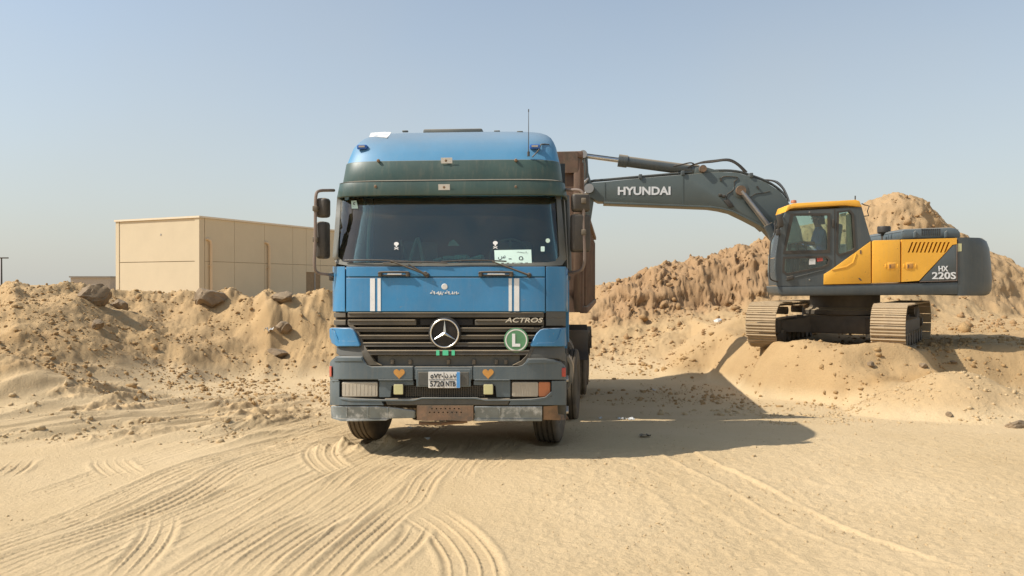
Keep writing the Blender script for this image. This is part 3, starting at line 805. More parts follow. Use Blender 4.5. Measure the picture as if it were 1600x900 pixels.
# --- bumper
patch("bumper_cheek", [(526, 541.5), (563, 541.5), (572, 558), (530, 556), (525, 552)], 0.0, .06, M['bumper_dark'], bevel=0.008)
patch("bumper_cheek", [(829, 541.5), (882, 541.5), (884, 566), (872, 561), (824, 560)], 0.0, .06, M['bumper_dark'], bevel=0.008)
bl = [(516.3, 566), (519, 562), (525, 557), (530, 556), (567, 556.5), (569, 562), (574, 570), (580, 572.3), (646, 572.3), (646, 593), (516.3, 593)]
br = [(740, 572.3), (808, 572.3), (816, 570.5), (821, 566), (825, 559.5), (850, 559.5), (866, 562), (876, 566), (883, 574), (885, 593), (740, 593)]
bump = patch("bumper", bl, -0.025, .16, M['bumper'], bevel=0.012)
patch("bumper_panel", br, -0.025, .16, M['bumper'], bevel=0.012)
patch("bumper_panel", rect(648, 573, 738.5, 593), -0.018, .1, M['bumper'], bevel=0.006)
patch("plate_recess", [(651, 577), (736, 577), (736, 604), (651, 604)], -0.022, .02, M['bumper'], bevel=0.005)
patch("plate_recess", [(654, 581), (733, 581), (733, 602), (654, 602)], -0.026, .01, M['bumper_dark'], bevel=0.004)
patch("bumper_band", [(516.3, 595), (531, 595), (531, 620), (560, 622.5), (595, 624), (600, 632.5), (516.6, 632.5)], -0.025, .16, M['bumper'], bevel=0.01)
patch("bumper_band", [(592.5, 595), (646, 595), (646, 602), (612, 603), (610, 621), (592.5, 621)], -0.002, .12, M['bumper'], bevel=0.006)
patch("bumper_band", [(740, 595), (797.5, 595), (797.5, 621), (776, 621), (774, 603), (740, 602)], -0.002, .12, M['bumper'], bevel=0.006)
patch("bumper_band", [(862, 595), (885, 595), (884.5, 632.5), (795, 632.5), (799, 624), (835, 622.5), (862, 619)], -0.025, .16, M['bumper'], bevel=0.01)
patch("bumper_band", [(601, 622.5), (798, 622.5), (794, 633), (605, 633)], -0.018, .12, M['bumper_dark'], bevel=0.01)
patch("lamp_sill", [(531, 621), (565, 623.5), (648, 624), (660, 620.5), (745, 620.5), (757, 624), (828, 623.5), (852, 620), (862, 611), (864, 616), (856, 622), (845, 626), (760, 626), (742, 623), (660, 623), (646, 626.5), (548, 626.5), (534, 624)], -0.033, .03, M['bumper'], bevel=0.004)
patch("bumper_seam_lip", rect(517, 593, 530, 595.5), -0.030, .03, M['bumper'], bevel=0.003)
patch("bumper_seam_lip", [(592, 592.5), (646, 592.5), (646, 594.2), (592, 594.2)], -0.030, .03, M['bumper'], bevel=0.003)
patch("bumper_seam_lip", [(742, 592.5), (797, 592.5), (797, 594.2), (742, 594.2)], -0.030, .03, M['bumper'], bevel=0.003)
patch("bumper_crown", [(528, 557.5), (566, 558), (568, 564), (524, 565), (522, 563)], -0.034, .03, M['bumper'], bevel=0.006)
patch("bumper_crown", [(826, 561), (850, 561), (864, 563), (873, 566.5), (822, 568)], -0.034, .03, M['bumper'], bevel=0.006)
# headlamps
def lamp(x0, y0, x1, y1, parts):
    h = patch("headlamp", rrect(x0 - 1.5, y0 - 1.5, x1 + 1.5, y1 + 1.5, 3), 0.012, .08, M['pit'], bevel=0.003)
    for a, b_, m in parts:
        ln = patch("lens", rrect(a, y0 + .5, b_, y1 - .5, 2.5), -0.004, .02, M[m], h, bevel=0.006)
        if m == 'lens':
            for q in np.linspace(a + 5, b_ - 4, 9): patch("lens_rib", rect(q - .45, y0 + 3, q + .45, y1 - 3), -0.0065, .006, M[m], ln, bevel=0.002)
lamp(533.5, 596.5, 590.5, 620.5, [(534, 590, 'lens')])
lamp(799.5, 596.5, 860.5, 620.5, [(800, 841, 'lens'), (841.5, 860, 'amber')])
for x0 in (616, 756):
    f_ = patch("fog_lamp", rrect(x0 - .5, 599.5, x0 + 15.5, 616.5, 1.5), -0.03, .07, M['black'], bevel=0.004)
    patch("lens", rrect(x0 + .3, 600.3, x0 + 14.7, 615.7, 1.5), -0.036, .02, M['fog'], f_, bevel=0.004)
# mesh grille under the plate: real wires
patch("mesh_backing", rect(611, 602.5, 776, 622), 0.06, .01, M['pit'], bevel=0)
mb = B()
for x in np.arange(634, 757, 3.6): mb.tube([S(x, 603, 0.02), S(x, 621, 0.02)], .0035, 4)
for y in np.arange(605, 621, 3.2): mb.tube([S(x, y, 0.018) for x in np.linspace(633, 757, 8)], .0035, 4)
tag(mb.build("lower_mesh", M['grille'], truck), kind='stuff')
# number plate
npo = patch("number_plate", rrect(670.2, 580.3, 719.8, 605.6, 1.2), -0.040, .008, M['white'], bevel=0.002)
patch("plate_strip", rect(714.3, 580.8, 719.4, 605.2), -0.0425, .004, M['plateblue'], npo, bevel=0)
mm = M['ink']
def plate_txt(body, px, py, hgt, wid, bold=.0015):
    q = S(px, py, -0.042); text("plate_lettering", body, hgt, mm, npo, q, width=wid, bold=bold, depth=.0012)
plate_txt("\u0665\u0667\u0662\u0660", 683.5, 587, .052, .135)
plate_txt("5720", 683.5, 599, .062, .145)
for ch, x in (("\u0646", 698.6), ("\u0637", 705.2), ("\u0628", 711.4)): plate_txt(ch, x, 587, .050, .032)
plate_txt("NTB", 705, 599, .055, .105)
patch("plate_line", rect(671, 592.3, 714, 592.9), -0.0425, .003, mm, npo, bevel=0)
patch("plate_line", rect(694.2, 581, 694.9, 605), -0.0425, .003, mm, npo, bevel=0)
# hearts
def heart(px, py, r):
    pts = []
    for i in range(30):
        a = 2 * math.pi * i / 30
        pts.append((px + r * (16 * math.sin(a) ** 3) / 16, py - r * (13 * math.cos(a) - 5 * math.cos(2 * a) - 2 * math.cos(3 * a) - math.cos(4 * a)) / 16))
    patch("heart_sticker", pts, -0.029, .004, M['orange'], bevel=0)
heart(624.5, 583, 8.7); heart(763, 583, 8.7)
# lower strips, rusty towing plate
def strip(poly, x_ribs):
    s_ = patch("bumper_strip", poly, -0.022, .07, M['strip'], bevel=0.01)
    for x in x_ribs: patch("strip_rib", rect(x - .8, 636, x + .8, 652), -0.030, .02, M['strip'], s_, bevel=0.003)
    return s_
s1 = strip([(517.5, 634.5), (530, 634), (590, 634.5), (618, 637), (649, 641.5), (649, 653), (560, 655), (535, 654.5), (518, 650.5)], (543, 576, 607))
patch("strip_lip", [(518, 650), (535, 653.5), (560, 654), (610, 653.5), (604, 656.5), (560, 657.5), (534, 657.5), (519, 653)], -0.032, .05, M['strip'], s1, bevel=0.005)
s2 = strip([(741.5, 634.5), (847, 634.5), (847, 657), (741.5, 657)], (781, 813))
patch("strip_lip", rect(741.5, 653.5, 847, 657.5), -0.032, .05, M['strip'], s2, bevel=0.005)
patch("bumper_end", [(849, 635), (871, 633.5), (872, 648), (885, 650), (889, 655), (878, 657), (849, 656)], 0.0, .05, M['rust'], bevel=0.008)
tp = B()
hx = lambda px, py: T(px, py, -0.03)
holes = []
for r_, (y_, xs) in enumerate(((638.6, np.arange(675, 720, 7)), (644.4, np.arange(671.5, 724, 7)))):
    for x_ in xs: holes.append([(x_ + 1.25 * math.cos(a), y_ + 1.25 * math.sin(a)) for a in np.linspace(0, 2 * math.pi, 8, endpoint=False)])
cv = lambda L: [(T(a, b, -0.03)[0], T(a, b, -0.03)[2]) for a, b in L]
outer = [(651.5, 634), (739.5, 634), (739.5, 657), (733, 658.5), (700, 656.5), (668, 658), (651.5, 656)]
tp.prism(cv(outer), 'y', -0.035, -0.02, holes=[cv(h) for h in holes]).build("towing_plate", M['rust'], truck, smooth=0)
patch("towing_backing", rect(652, 634.5, 739, 655), 0.06, .02, M['pit'], bevel=0)
B().tube([T(655, 661, .12), T(690, 662, .1), T(730, 658, .12)], .02, 8).build("tow_bar", M['rust'], truck)
# side markers
patch("side_marker", rect(515.8, 572, 518.8, 588), -0.03, .05, M['red'], bevel=0.003, d=.5)
B().box(S(880.5, 581, -0.02), (.05, .05, .095), bev=.006).build("side_marker", M['red'], truck)

# --- windscreen: frame, pane, wipers
def frame(name, outer, inner, off, thick, m, step=8):
    n = len(outer); ob = B()
    for i in range(n):
        j = (i + 1) % n
        seg = max(2, int(max(abs(outer[i][0] - outer[j][0]), abs(outer[i][1] - outer[j][1])) / step))
        for q in range(seg):
            t0, t1 = q / seg, (q + 1) / seg
            L = lambda a, b, t: (a[0] + (b[0] - a[0]) * t, a[1] + (b[1] - a[1]) * t)
            qs = [L(outer[i], outer[j], t0), L(outer[i], outer[j], t1), L(inner[i], inner[j], t1), L(inner[i], inner[j], t0)]
            fr_ = [S(*p, off) for p in qs]; bk = [p + Vector((0, thick, 0)) for p in fr_]
            ob.add(fr_ + bk, [(0, 1, 2, 3), (7, 6, 5, 4), (0, 4, 5, 1), (3, 2, 6, 7)])
    return ob.build(name, m, truck, smooth=40)
fo = [(532, 300), (700, 300), (868, 300), (876, 306), (885, 405), (878, 414.5), (860, 415.5), (700, 415.5), (545, 415.5), (526, 412), (520, 402), (527.5, 306)]
fi = [(537, 303), (700, 303), (862, 303), (869, 308), (874, 400), (868, 408), (855, 410), (700, 411), (550, 411), (536, 409), (528.5, 401), (533, 308)]
frame("windscreen_frame", fo, fi, -0.012, .05, M['pillar'])
gi = [(532.5, 303), (866, 303), (871, 320), (875, 402), (870, 408), (855, 412), (545, 412), (533, 409.5), (528, 402), (531, 330)]
pane = patch("windscreen", gi, 0.004, .006, M['glass'], bevel=0)
# pillars and side doors above the waist
for s_ in (-1, 1):
    b = B()
    zz = (2.08, 2.3, 2.6, 2.92)
    b.loft([[Vector((s_ * (np.interp(z, ZT, WF)), np.interp(z, ZT, YF) + .50, z)), Vector((s_ * (np.interp(z, ZT, WF) - .015), np.interp(z, ZT, YF) + .26, z)),
             Vector((s_ * (np.interp(z, ZT, WF) - .07), np.interp(z, ZT, YF) + .30, z)), Vector((s_ * (np.interp(z, ZT, WF) - .06), np.interp(z, ZT, YF) + .52, z))] for z in zz])
    b.build("door_pillar", M['pillar'], truck)
    b = B(); w0, w1 = np.interp(2.09, ZT, WF), np.interp(2.9, ZT, WF)
    b.add([(s_ * w0, 1.45, 2.09), (s_ * w0, CABD, 2.09), (s_ * w1, CABD, 2.95), (s_ * w1, 1.45, 2.95), (s_ * (w0 - .05), 1.45, 2.09), (s_ * (w0 - .05), CABD, 2.09), (s_ * (w1 - .05), CABD, 2.95), (s_ * (w1 - .05), 1.45, 2.95)],
          [(0, 1, 2, 3), (7, 6, 5, 4), (0, 4, 5, 1), (1, 5, 6, 2), (2, 6, 7, 3), (3, 7, 4, 0)])
    b.build("cab_side", M['blue'], truck)
    b = B(); y0 = np.interp(2.1, ZT, YF) + .5; y1 = np.interp(2.88, ZT, YF) + .5
    b.add([(s_ * (w0 - .01), y0, 2.09), (s_ * (w0 - .06), 1.50, 2.09), (s_ * (w1 - .06), 1.50, 2.9), (s_ * (w1 - .01), y1, 2.9), (s_ * (w0 - .016), y0, 2.09), (s_ * (w0 - .066), 1.50, 2.09), (s_ * (w1 - .066), 1.50, 2.9), (s_ * (w1 - .016), y1, 2.9)],
          [(0, 1, 2, 3), (7, 6, 5, 4), (0, 4, 5, 1), (1, 5, 6, 2), (2, 6, 7, 3), (3, 7, 4, 0)])
    b.build("side_window", M['glass'], truck)
    dr_ = B().box((s_ * 1.298, 1.08, 1.66), (.016, .95, .80), bev=.006).build("door", M['blue'], truck)
    B().box((s_ * 1.315, 1.40, 1.98), (.03, .16, .05), bev=.01).build("door_handle", M['black'], dr_)
    # wind shield strip beside the pillar (a raised grey edge)
    B().tube([(s_ * 1.305, .66, 2.06), (s_ * 1.295, .80, 2.5), (s_ * 1.28, .97, 2.93)], .03, 8).build("rain_channel", M['pillar'], truck)

# visor: two green bands with a ledge between, screws and stickers
def band(name, z0, z1, o0, o1, m, x=.995):
    b = B()
    for (za, oa), (zb, ob) in (((z0, o0), (z1, o1)),):
        rings = []
        for z, o in ((za, oa), (zb, ob)):
            rings.append([v for v in ring_pts(z, o, 44, yback=1.05)])
        b.loft(rings, cap=False, closed=False)
    o_ = b.build(name, m, truck, smooth=40)
    s_ = o_.modifiers.new("skin", 'SOLIDIFY'); s_.thickness = .035; s_.offset = -1
    e_ = o_.modifiers.new("edges", 'BEVEL'); e_.width = .008; e_.segments = 2; e_.limit_method = 'ANGLE'; e_.angle_limit = R(50)
    return o_
band("sun_visor", 2.875, 3.035, .125, .10, M['visor'])
band("upper_visor", 3.045, 3.275, .045, .015, M['visor'])
b = B()
b.loft([[v for v in ring_pts(3.036, .104, 44, yback=1.0)], [v for v in ring_pts(3.056, .03, 44, yback=1.0)]], cap=False, closed=False)
vl = b.build("visor_ledge", M['bumper'], truck, smooth=40)
def V(px, py, o):
    """point on the visor face under a photo pixel"""
    y = .3
    for _ in range(14):
        x, _, z = T(px, py, y); y = .6 * y + .4 * (Fy(x, z) - o)
    return Vector((x, y, z))
for px, py, o in ((587, 291.5, .11), (806, 292, .11), (694, 292.5, .118), (591, 251, .03), (806, 250.5, .03), (697, 251, .03)):
    q = V(px, py, o + .004)
    B().lathe([(0, .012), (.012, .010), (.018, 0), (.018, -.02), (0, -.02)], Matrix.Translation(q) @ Matrix.Rotation(R(90), 4, 'X'), 12).build("visor_bolt", M['rust'], truck)
for px, py, o in ((694, 292.5, .122), (698, 251, .035)):
    q = V(px, py, o)
    B().box(q + Vector((0, -.003, 0)), (.125, .006, .062), rot=(R(12), 0, 0)).build("visor_sticker", M['white'], truck)

# roof
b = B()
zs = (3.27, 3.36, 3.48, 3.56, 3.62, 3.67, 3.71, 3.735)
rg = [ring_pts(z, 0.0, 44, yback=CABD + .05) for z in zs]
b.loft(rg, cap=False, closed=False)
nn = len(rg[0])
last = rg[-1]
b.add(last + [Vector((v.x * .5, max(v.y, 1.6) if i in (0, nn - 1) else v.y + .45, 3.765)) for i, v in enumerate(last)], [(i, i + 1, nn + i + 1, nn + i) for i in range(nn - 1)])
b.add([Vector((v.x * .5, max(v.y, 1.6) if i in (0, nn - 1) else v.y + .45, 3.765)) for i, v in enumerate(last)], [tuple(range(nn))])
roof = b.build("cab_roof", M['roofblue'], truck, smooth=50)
# side walls behind the visor
b = B(); b.loft([ring_pts(z, -.01, 44, yback=CABD) for z in (2.86, 3.0, 3.15, 3.28)], cap=False, closed=False)
o_ = b.build("cab_brow", M['blue'], truck, smooth=40); m_ = o_.modifiers.new("skin", 'SOLIDIFY'); m_.thickness = .03
B().box((-.13, 1.75, 3.80), (.74, .6, .07), bev=.02).build("roof_hatch", M['pillar'], truck)
# white tape patch on the roof and two little marker lamps, aerial
def onroof(px, py, o=0.0):
    y = .6
    for _ in range(30):
        x, _, z = T(px, py, y); y = .7 * y + .3 * (np.interp(min(z, 3.73), ZT, YF) + .55 * (1 - (1 - min(1, abs(x - cx(z)) / np.interp(z, ZT, WF)) ** 5) ** .2))
    return Vector((x, y - o, z))
tp_ = [(577, 214.5), (580, 208), (600, 206.5), (612, 207), (609, 212), (605, 215.5), (590, 214)]
q = [onroof(a, c, .012) for a, c in tp_]
cq = sum(q, Vector()) / len(q)
B().add(q + [v + Vector((0, .008, -.006)) for v in q], [tuple(range(7)), tuple(range(13, 6, -1))] + [(i, (i + 1) % 7, 7 + (i + 1) % 7, 7 + i) for i in range(7)]).build("roof_tape", M['white'], truck, smooth=0)
for px, py in ((567.5, 231), (836, 230.5)):
    q = onroof(px, py, .03)
    a = B().box(q, (.115, .06, .05), bev=.012).build("marker_lamp", M['marker'], truck)
    B().box(q + Vector((0, -.032, .004)), (.07, .006, .02)).build("lamp_glint", M['lens'], a)
q = onroof(826, 245, .03)
ae = B().tube([q, q + Vector((0, .01, .10)), q + Vector((0.0, .02, .50))], [.007, .005, .003], 6)
ae.tube([q, q + Vector((.0, 0, .05))], .014, 8); ae.tube([q + Vector((0, .02, .49)), q + Vector((0, .02, .52))], .006, 6)
ae.build("aerial", M['black'], truck)
q2 = onroof(836, 233, .02)
B().tube([q + Vector((.04, .0, -.01)), q + Vector((.09, .0, .04)), q2 + Vector((.05, 0, .0)), onroof(846, 226, .015), onroof(858, 226, .0)], .007, 6, smooth=5).build("aerial_cable", M['black'], truck)
for px, py in ((632, 204), (776, 204), (812, 205)):
    B().box(onroof(px, py + 1.5, .0) + Vector((0, .05, .01)), (.07, .04, .02), bev=.006).build("roof_lug", M['pillar'], truck)

# wipers and the black step handles
def wiper(piv, elbow, tip0, tip1):
    w_ = B().tube([S(*piv, -.05), S(*elbow, -.06)], [.012, .008], 6)
    w_ = w_.build("wiper_arm", M['black'], truck)
    bl_ = B(); n = 9
    ps = [S(tip0[0] + (tip1[0] - tip0[0]) * i / n, tip0[1] + (tip1[1] - tip0[1]) * i / n - 2.0 * math.sin(math.pi * i / n), -.045) for i in range(n + 1)]
    bl_.tube(ps, .008, 5).build("wiper_blade", M['black'], w_)
    B().lathe([(0, .02), (.022, .015), (.026, 0), (.026, -.05), (0, -.05)], Matrix.Translation(S(*piv, -.03)) @ Matrix.Rotation(R(90), 4, 'X'), 12).build("wiper_pivot", M['black'], w_)
wiper((665, 428), (612, 408), (540, 407), (660, 410.5))
wiper((827, 430), (770, 409), (690, 409), (792, 408.5))
wiper((668, 430), (640, 413), (600, 411), (700, 411))
for x0, x1, s_ in ((594, 640, 1), (750, 801, -1)):
    h_ = B()
    a, c = S(x0, 428, -.05), S(x1, 428, -.05)
    h_.tube([S(x0, 431, -.005), S(x0, 428, -.05), S(x0 + 4, 425.5, -.055), S(x1 - 4, 425.5, -.055), S(x1, 428, -.05), S(x1, 431, -.005)], .011, 8, smooth=3)
    h_.tube([S(x0, 430.5, -.03), S(x1, 430.5, -.03)], .009, 8)
    h_ = h_.build("step_handle", M['black'], truck)
    patch("handle_plate", rect(x0 + 12, 427.5, x1 - 12, 431), -.022, .01, M['white'], h_, bevel=0)
    for px in (x0 + 1, x1 - 2): B().box(S(px, 428.5, -.035), (.035, .05, .05), bev=.008).build("handle_foot", M['chassis'], h_)

# --- what shows through the windscreen
B().box((0, .62, 2.02), (2.1, .62, .12), bev=.03).box((0.55, .86, 2.1), (.75, .3, .16), bev=.05).build("dashboard", M['dash'], truck)
b = B()
for s_, z0 in ((-.62, 2.05), (.60, 2.0)):
    b = B(); b.box((s_, 1.55, 1.72), (.52, .52, .16), bev=.05).box((s_, 1.86, 2.12), (.50, .16, .72), rot=(R(-10), 0, 0), bev=.06).box((s_, 1.93, 2.56), (.28, .1, .18), bev=.04)
    st_ = b.build("seat", M['seat'], truck)
    B().tube([(s_ - .24, 1.80, 2.48), (s_ - .12, 1.74, 2.15), (s_ + .1, 1.72, 1.85)], .018, 6).build("seat_belt", M['belt'], st_)
wc = Vector((.60, 1.12, 2.24)); wm = Matrix.Translation(wc) @ Matrix.Rotation(R(62), 4, 'X')
ringp = [(.235 + .014 * math.cos(a), .014 * math.sin(a)) for a in np.linspace(0, 2 * math.pi, 8, endpoint=False)]
sw = B().lathe(ringp, wm, 40, closed=True)
for a in (90, 210, 330): sw.tube([wm @ Vector((0, 0, -.03)), wm @ Vector((.235 * math.cos(R(a)), .235 * math.sin(R(a)), 0))], .013, 6)
sw.tube([wm @ Vector((0, 0, 0)), wm @ Vector((0, 0, -.4))], .03, 8)
sw.build("steering_wheel", M['dash'], truck)
B().tube([(-.95, .5, 2.1), (-.97, .62, 2.5), (-.96, .72, 2.8)], .022, 6).build("grab_bar", M['belt'], truck)
B().tube([(-.60, .95, 2.06), (-.50, .98, 2.40), (-.46, .98, 2.42), (-.40, 1.0, 2.1)], .022, 6, smooth=3).build("seat_bracket", M['belt'], truck)
# screen-side stickers and the paper card
card = patch("paper_card", [(772.5, 391), (830, 390), (831, 411), (773.5, 412)], -.012, .003, M['paper'], bevel=0)
text("card_lettering", "\u0633", .05, M['ink'], card, S(784, 402.5, -.0135), rot=(R(70), 0, 0), width=.075, depth=.001)
text("card_lettering", "-", .008, M['ink'], card, S(797, 404.5, -.0135), rot=(R(70), 0, 0), width=.03, depth=.001)
text("card_lettering", "\u0665", .045, M['ink'], card, S(814, 403.5, -.0135), rot=(R(70), 0, 0), width=.045, depth=.001)
text("card_lettering", "\u0645\u0643\u062A\u0628 3", .022, M['ink'], card, S(814, 394.5, -.0135), rot=(R(70), 0, 0), width=.12, depth=.001)
cl = B()
for px, py, w_, h_ in ((684, 406, .10, .03), (706, 404, .2, .04), (722, 403, .18, .05), (745, 404, .16, .05), (700, 408, .3, .02), (735, 407, .24, .03)):
    c_ = Vector(T(px, py, .56)); cl.box(c_, (w_, .08, h_), rot=(random.uniform(-.4, .4), random.uniform(-.3, .3), random.uniform(-.5, .5)), bev=.012)
cl.build("crumpled_cloth", M['cloth'], truck)
B().add([Vector(T(a, c, .6)) for a, c in ((702, 378), (709, 374), (718, 384), (700, 384))] + [Vector(T(a, c, .7)) for a, c in ((702, 378), (709, 374), (718, 384), (700, 384))], [(0, 1, 2, 3), (7, 6, 5, 4), (0, 4, 5, 1), (1, 5, 6, 2), (2, 6, 7, 3), (3, 7, 4, 0)]).build("folded_paper", M['cloth'], truck, smooth=0)
def palm_sticker(px, py):
    o_ = B(); c_ = lambda a, b_: S(px + a, py + b_, -.006)
    def blob(x, y, rx, ry, n=12):
        r_ = [c_(x + rx * math.cos(t), y + ry * math.sin(t)) for t in np.linspace(0, 2 * math.pi, n, endpoint=False)]
        o_.add(r_ + [v + Vector((0, .003, 0)) for v in r_], [tuple(range(n))[::-1], tuple(range(n, 2 * n))] + [(i, (i + 1) % n, n + (i + 1) % n, n + i) for i in range(n)])
    blob(0, -3.4, 3.8, 3.0); blob(0, .2, 1.2, 1.6)
    for s in (-1, 1):
        r_ = [c_(-s * 3.4, 2.6), c_(-s * 3.0, 1.6), c_(s * 3.4, 4.8), c_(s * 3.0, 5.8)]
        o_.add(r_ + [v + Vector((0, .003, 0)) for v in r_], [(0, 1, 2, 3), (7, 6, 5, 4), (0, 4, 5, 1), (1, 5, 6, 2), (2, 6, 7, 3), (3, 7, 4, 0)])
    o_.build("palm_emblem_sticker", M['white'], truck, smooth=0)
palm_sticker(619.5, 384.5); palm_sticker(774, 383)
sq = patch("corner_sticker", [(549, 314), (557, 313), (560, 326), (550, 326)], -.006, .003, M['paper'], bevel=0)
text("sticker_figure", "5", .05, M['ink'], sq, S(554, 320, -.008), width=.03, depth=.001)
patch("small_sticker", rrect(845, 385, 851, 393, 1), -.006, .003, M['paper'], bevel=0)
B().lathe([(0, .002), (.024, .002), (.024, -.002), (0, -.002)], Matrix.Translation(S(856, 376, -.005)) @ Matrix.Rotation(R(90), 4, 'X'), 16).build("small_sticker", M['paper'], truck)

# --- mirrors (both sides): tube hoop, small wide-angle head above a tall one
def mirrors(side):
    L = side < 0
    y0 = .30
    if L:
        tb = [T(522, 297.5, .55), T(512, 297.5, .42), T(499, 298.5, .30), T(494, 305, .26), T(493, 330, .24), T(492.5, 380, .22), T(491.5, 415, .22), T(496, 426, .26), T(512, 429, .34), T(522, 432, .45)]
    else:
        tb = [T(878, 296, .62), T(890, 297, .55), T(903, 297, .50), T(910, 301, .48), T(911.5, 312, .47), T(912, 360, .45), T(913.5, 400, .45), T(911, 418, .46), T(903, 424, .5), T(886, 426.5, .6)]
    br_ = B().tube(tb, .017, 8, smooth=5).build("mirror_bracket", M['pole'], truck)
    if L:
        heads = [((505, 325), (.135, .13, .215)), ((505, 375.5), (.115, .15, .41))]
    else:
        heads = [((907, 317), (.20, .12, .20)), ((906.5, 364.5), (.215, .13, .42))]
    for (c_, d_) in heads:
        h_ = B().box(T(*c_, .32 if L else .50), d_, rot=(0, 0, R(12 * side)), bev=.035, seg=3).build("mirror_head", M['black'], br_)
    for py in ((326, 374) if L else (314, 363)):
        B().box(T(493 if L else 912, py, .235 if L else .45), (.055, .055, .06), bev=.01).build("mirror_clamp", M['chassis'], br_)
    B().box(T(520 if L else 884, 432 if L else 432, .5 if L else .62), (.07, .1, .10), bev=.02).build("bracket_foot", M['black'], br_)
mirrors(-1); mirrors(1)

# --- wheels
def tyre_mesh(r=.52, w=.28):
    pr = []
    hw = w / 2
    pr += [(r * .56, -hw * .80), (r * .60, -hw * .92), (r * .80, -hw * 1.02), (r * .94, -hw * .98), (r * .985, -hw * .86)]
    gro = [-.62, -.22, .22, .62]
    for g in gro:
        pr += [(r, hw * (g - .09)), (r * .968, hw * (g - .05)), (r * .968, hw * (g + .05)), (r, hw * (g + .09))]
    pr += [(r * .985, hw * .86), (r * .94, hw * .98), (r * .80, hw * 1.02), (r * .60, hw * .92), (r * .56, hw * .80)]
    return B().lathe(pr, Matrix.Rotation(R(90), 4, 'Y'), 56)
tyre0 = tyre_mesh().build("tyre_source", M['rubber'], None)
rim0 = B().lathe([(0, .02), (.09, .03), (.10, -.04), (.17, -.05), (.19, .03), (.24, .05), (.285, .10), (.30, .12), (.30, -.10), (0, -.10)], Matrix.Rotation(R(90), 4, 'Y'), 36).build("rim_source", M['chassis'], None)
WHEELS = []
def wheel(x, y, steer=0.0, out=1, z=.50):
    t_ = link("wheel", tyre0.data, None, truck); t_.location = (x, y, z); t_.rotation_euler = (random.uniform(0, 6.28), 0, -steer)
    if out < 0: t_.rotation_euler = (t_.rotation_euler.x, 0, math.pi - steer)
    r_ = link("rim", rim0.data, None, t_)
    return t_
wl_x = T(575, 687, 1.44)[0]
for y_ in (1.44, 3.10):
    for s_ in (-1, 1): wheel(s_ * 1.06 - (.09 if s_ < 0 else -.02) if y_ < 2 else s_ * 1.06 + .25, y_ , R(8) if y_ < 2 else R(5), s_, .50 if y_ < 2 else .46)
BO = Vector((.13, 2.74, 0)); BR = R(3.4)                # bed and rear bogie sit slightly askew to the cab
def bedframe(o): o.location = BO; o.rotation_euler = (0, 0, -BR); return o
def BP(x, y, z): return Vector((BO.x + x * math.cos(BR) + (y - 2.36) * math.sin(BR), BO.y - x * math.sin(BR) + (y - 2.36) * math.cos(BR), z))
for y_ in (6.0, 7.35):
    for s_ in (-1, 1):
        for xx in (1.17, .83):
            w_ = wheel(0, 0, BR, s_, .45); w_.location = BP(s_ * xx, y_, .38)
bpy.data.objects.remove(tyre0); bpy.data.objects.remove(rim0)

# --- chassis
for s_ in (-1, 1):
    B().box((s_ * .42, 4.8, .98), (.09, 7.4, .27), bev=.01).build("chassis_rail", M['chassis'], truck)
for y_ in (1.44, 3.10, 6.0, 7.35):
    B().tube([(-.9, y_, .52), (.9, y_, .44)], .075, 10).box((0, y_, .47), (.36, .34, .34), bev=.08).build("axle", M['chassis'], truck)
B().box((0, 1.2, .75), (1.5, 1.0, .55), bev=.08).build("engine_block", M['pit'], truck)
for s_ in (-1, 1):
    # front mudguard with steps behind the bumper corner
    m_ = B(); pr = []
    for r_ in (.60, .63): pr.append(r_)
    rings = []
    for a in np.linspace(R(-5), R(185), 14):
        cy, cz = 1.44 + .64 * math.cos(a), .55 + .64 * math.sin(a)
        cy2, cz2 = 1.44 + .61 * math.cos(a), .55 + .61 * math.sin(a)
        rings.append([Vector((s_ * 1.265, cy, cz)), Vector((s_ * .84, cy, cz)), Vector((s_ * .84, cy2, cz2)), Vector((s_ * 1.265, cy2, cz2))])
    m_.loft(rings).build("mudguard", M['bumper_dark'], truck)
    stp = B().box((s_ * 1.21, .62, .78), (.13, .36, .70), bev=.03).build("step_well", M['bumper_dark'], truck)
    for z_ in (.50, .85): B().box((s_ * 1.25, .64, z_), (.10, .34, .035), bev=.008).build("step", M['steel'], stp)
    B().box((s_ * 1.24, 2.16, .80), (.10, .10, .75), bev=.02).build("mudguard_edge", M['bumper_dark'], truck)
    for yc in (6.0, 7.35):
        rings = []
        for a in np.linspace(R(15), R(165), 12):
            rings.append([BP(s_ * x_, yc + r_ * math.cos(a), .40 + r_ * math.sin(a)) for x_, r_ in ((1.36, .66), (.62, .66), (.62, .63), (1.36, .63))])
        B().loft(rings).build("mudguard", M['black'], truck)
    B().box(BP(s_ * 1.10, 6.68, .95), (.40, .04, .35)).build("mud_flap", M['black'], truck)
tk = B().lathe([(0, -.42), (.26, -.42), (.30, -.38), (.30, .38), (.26, .42), (0, .42)], Matrix.Translation((1.1, 4.5, .80)) @ Matrix.Rotation(R(90), 4, 'X'), 24).build("fuel_tank", M['chassis'], truck)
for y_ in (-.28, .28): B().lathe([(.305, -.02), (.312, -.02), (.312, .02), (.305, .02)], Matrix.Translation((1.1, 4.5 + y_, .80)) @ Matrix.Rotation(R(90), 4, 'X'), 24, closed=True).build("tank_strap", M['steel'], tk)
B().box((-.95, 4.2, .80), (.5, .7, .5), bev=.05).build("battery_box", M['chassis'], truck)
B().box((1.24, 2.30, 1.10), (.10, .18, .10), bev=.01).build("bed_hinge_block", M['white'], truck)
ax = B().tube([(1.27, 2.3, .95), (1.32, 2.38, .82), (1.30, 2.42, .60), (1.22, 2.5, .42)], [.05, .06, .06, .03], 8, smooth=3)
ax.build("exhaust_pipe", M['steel'], truck)
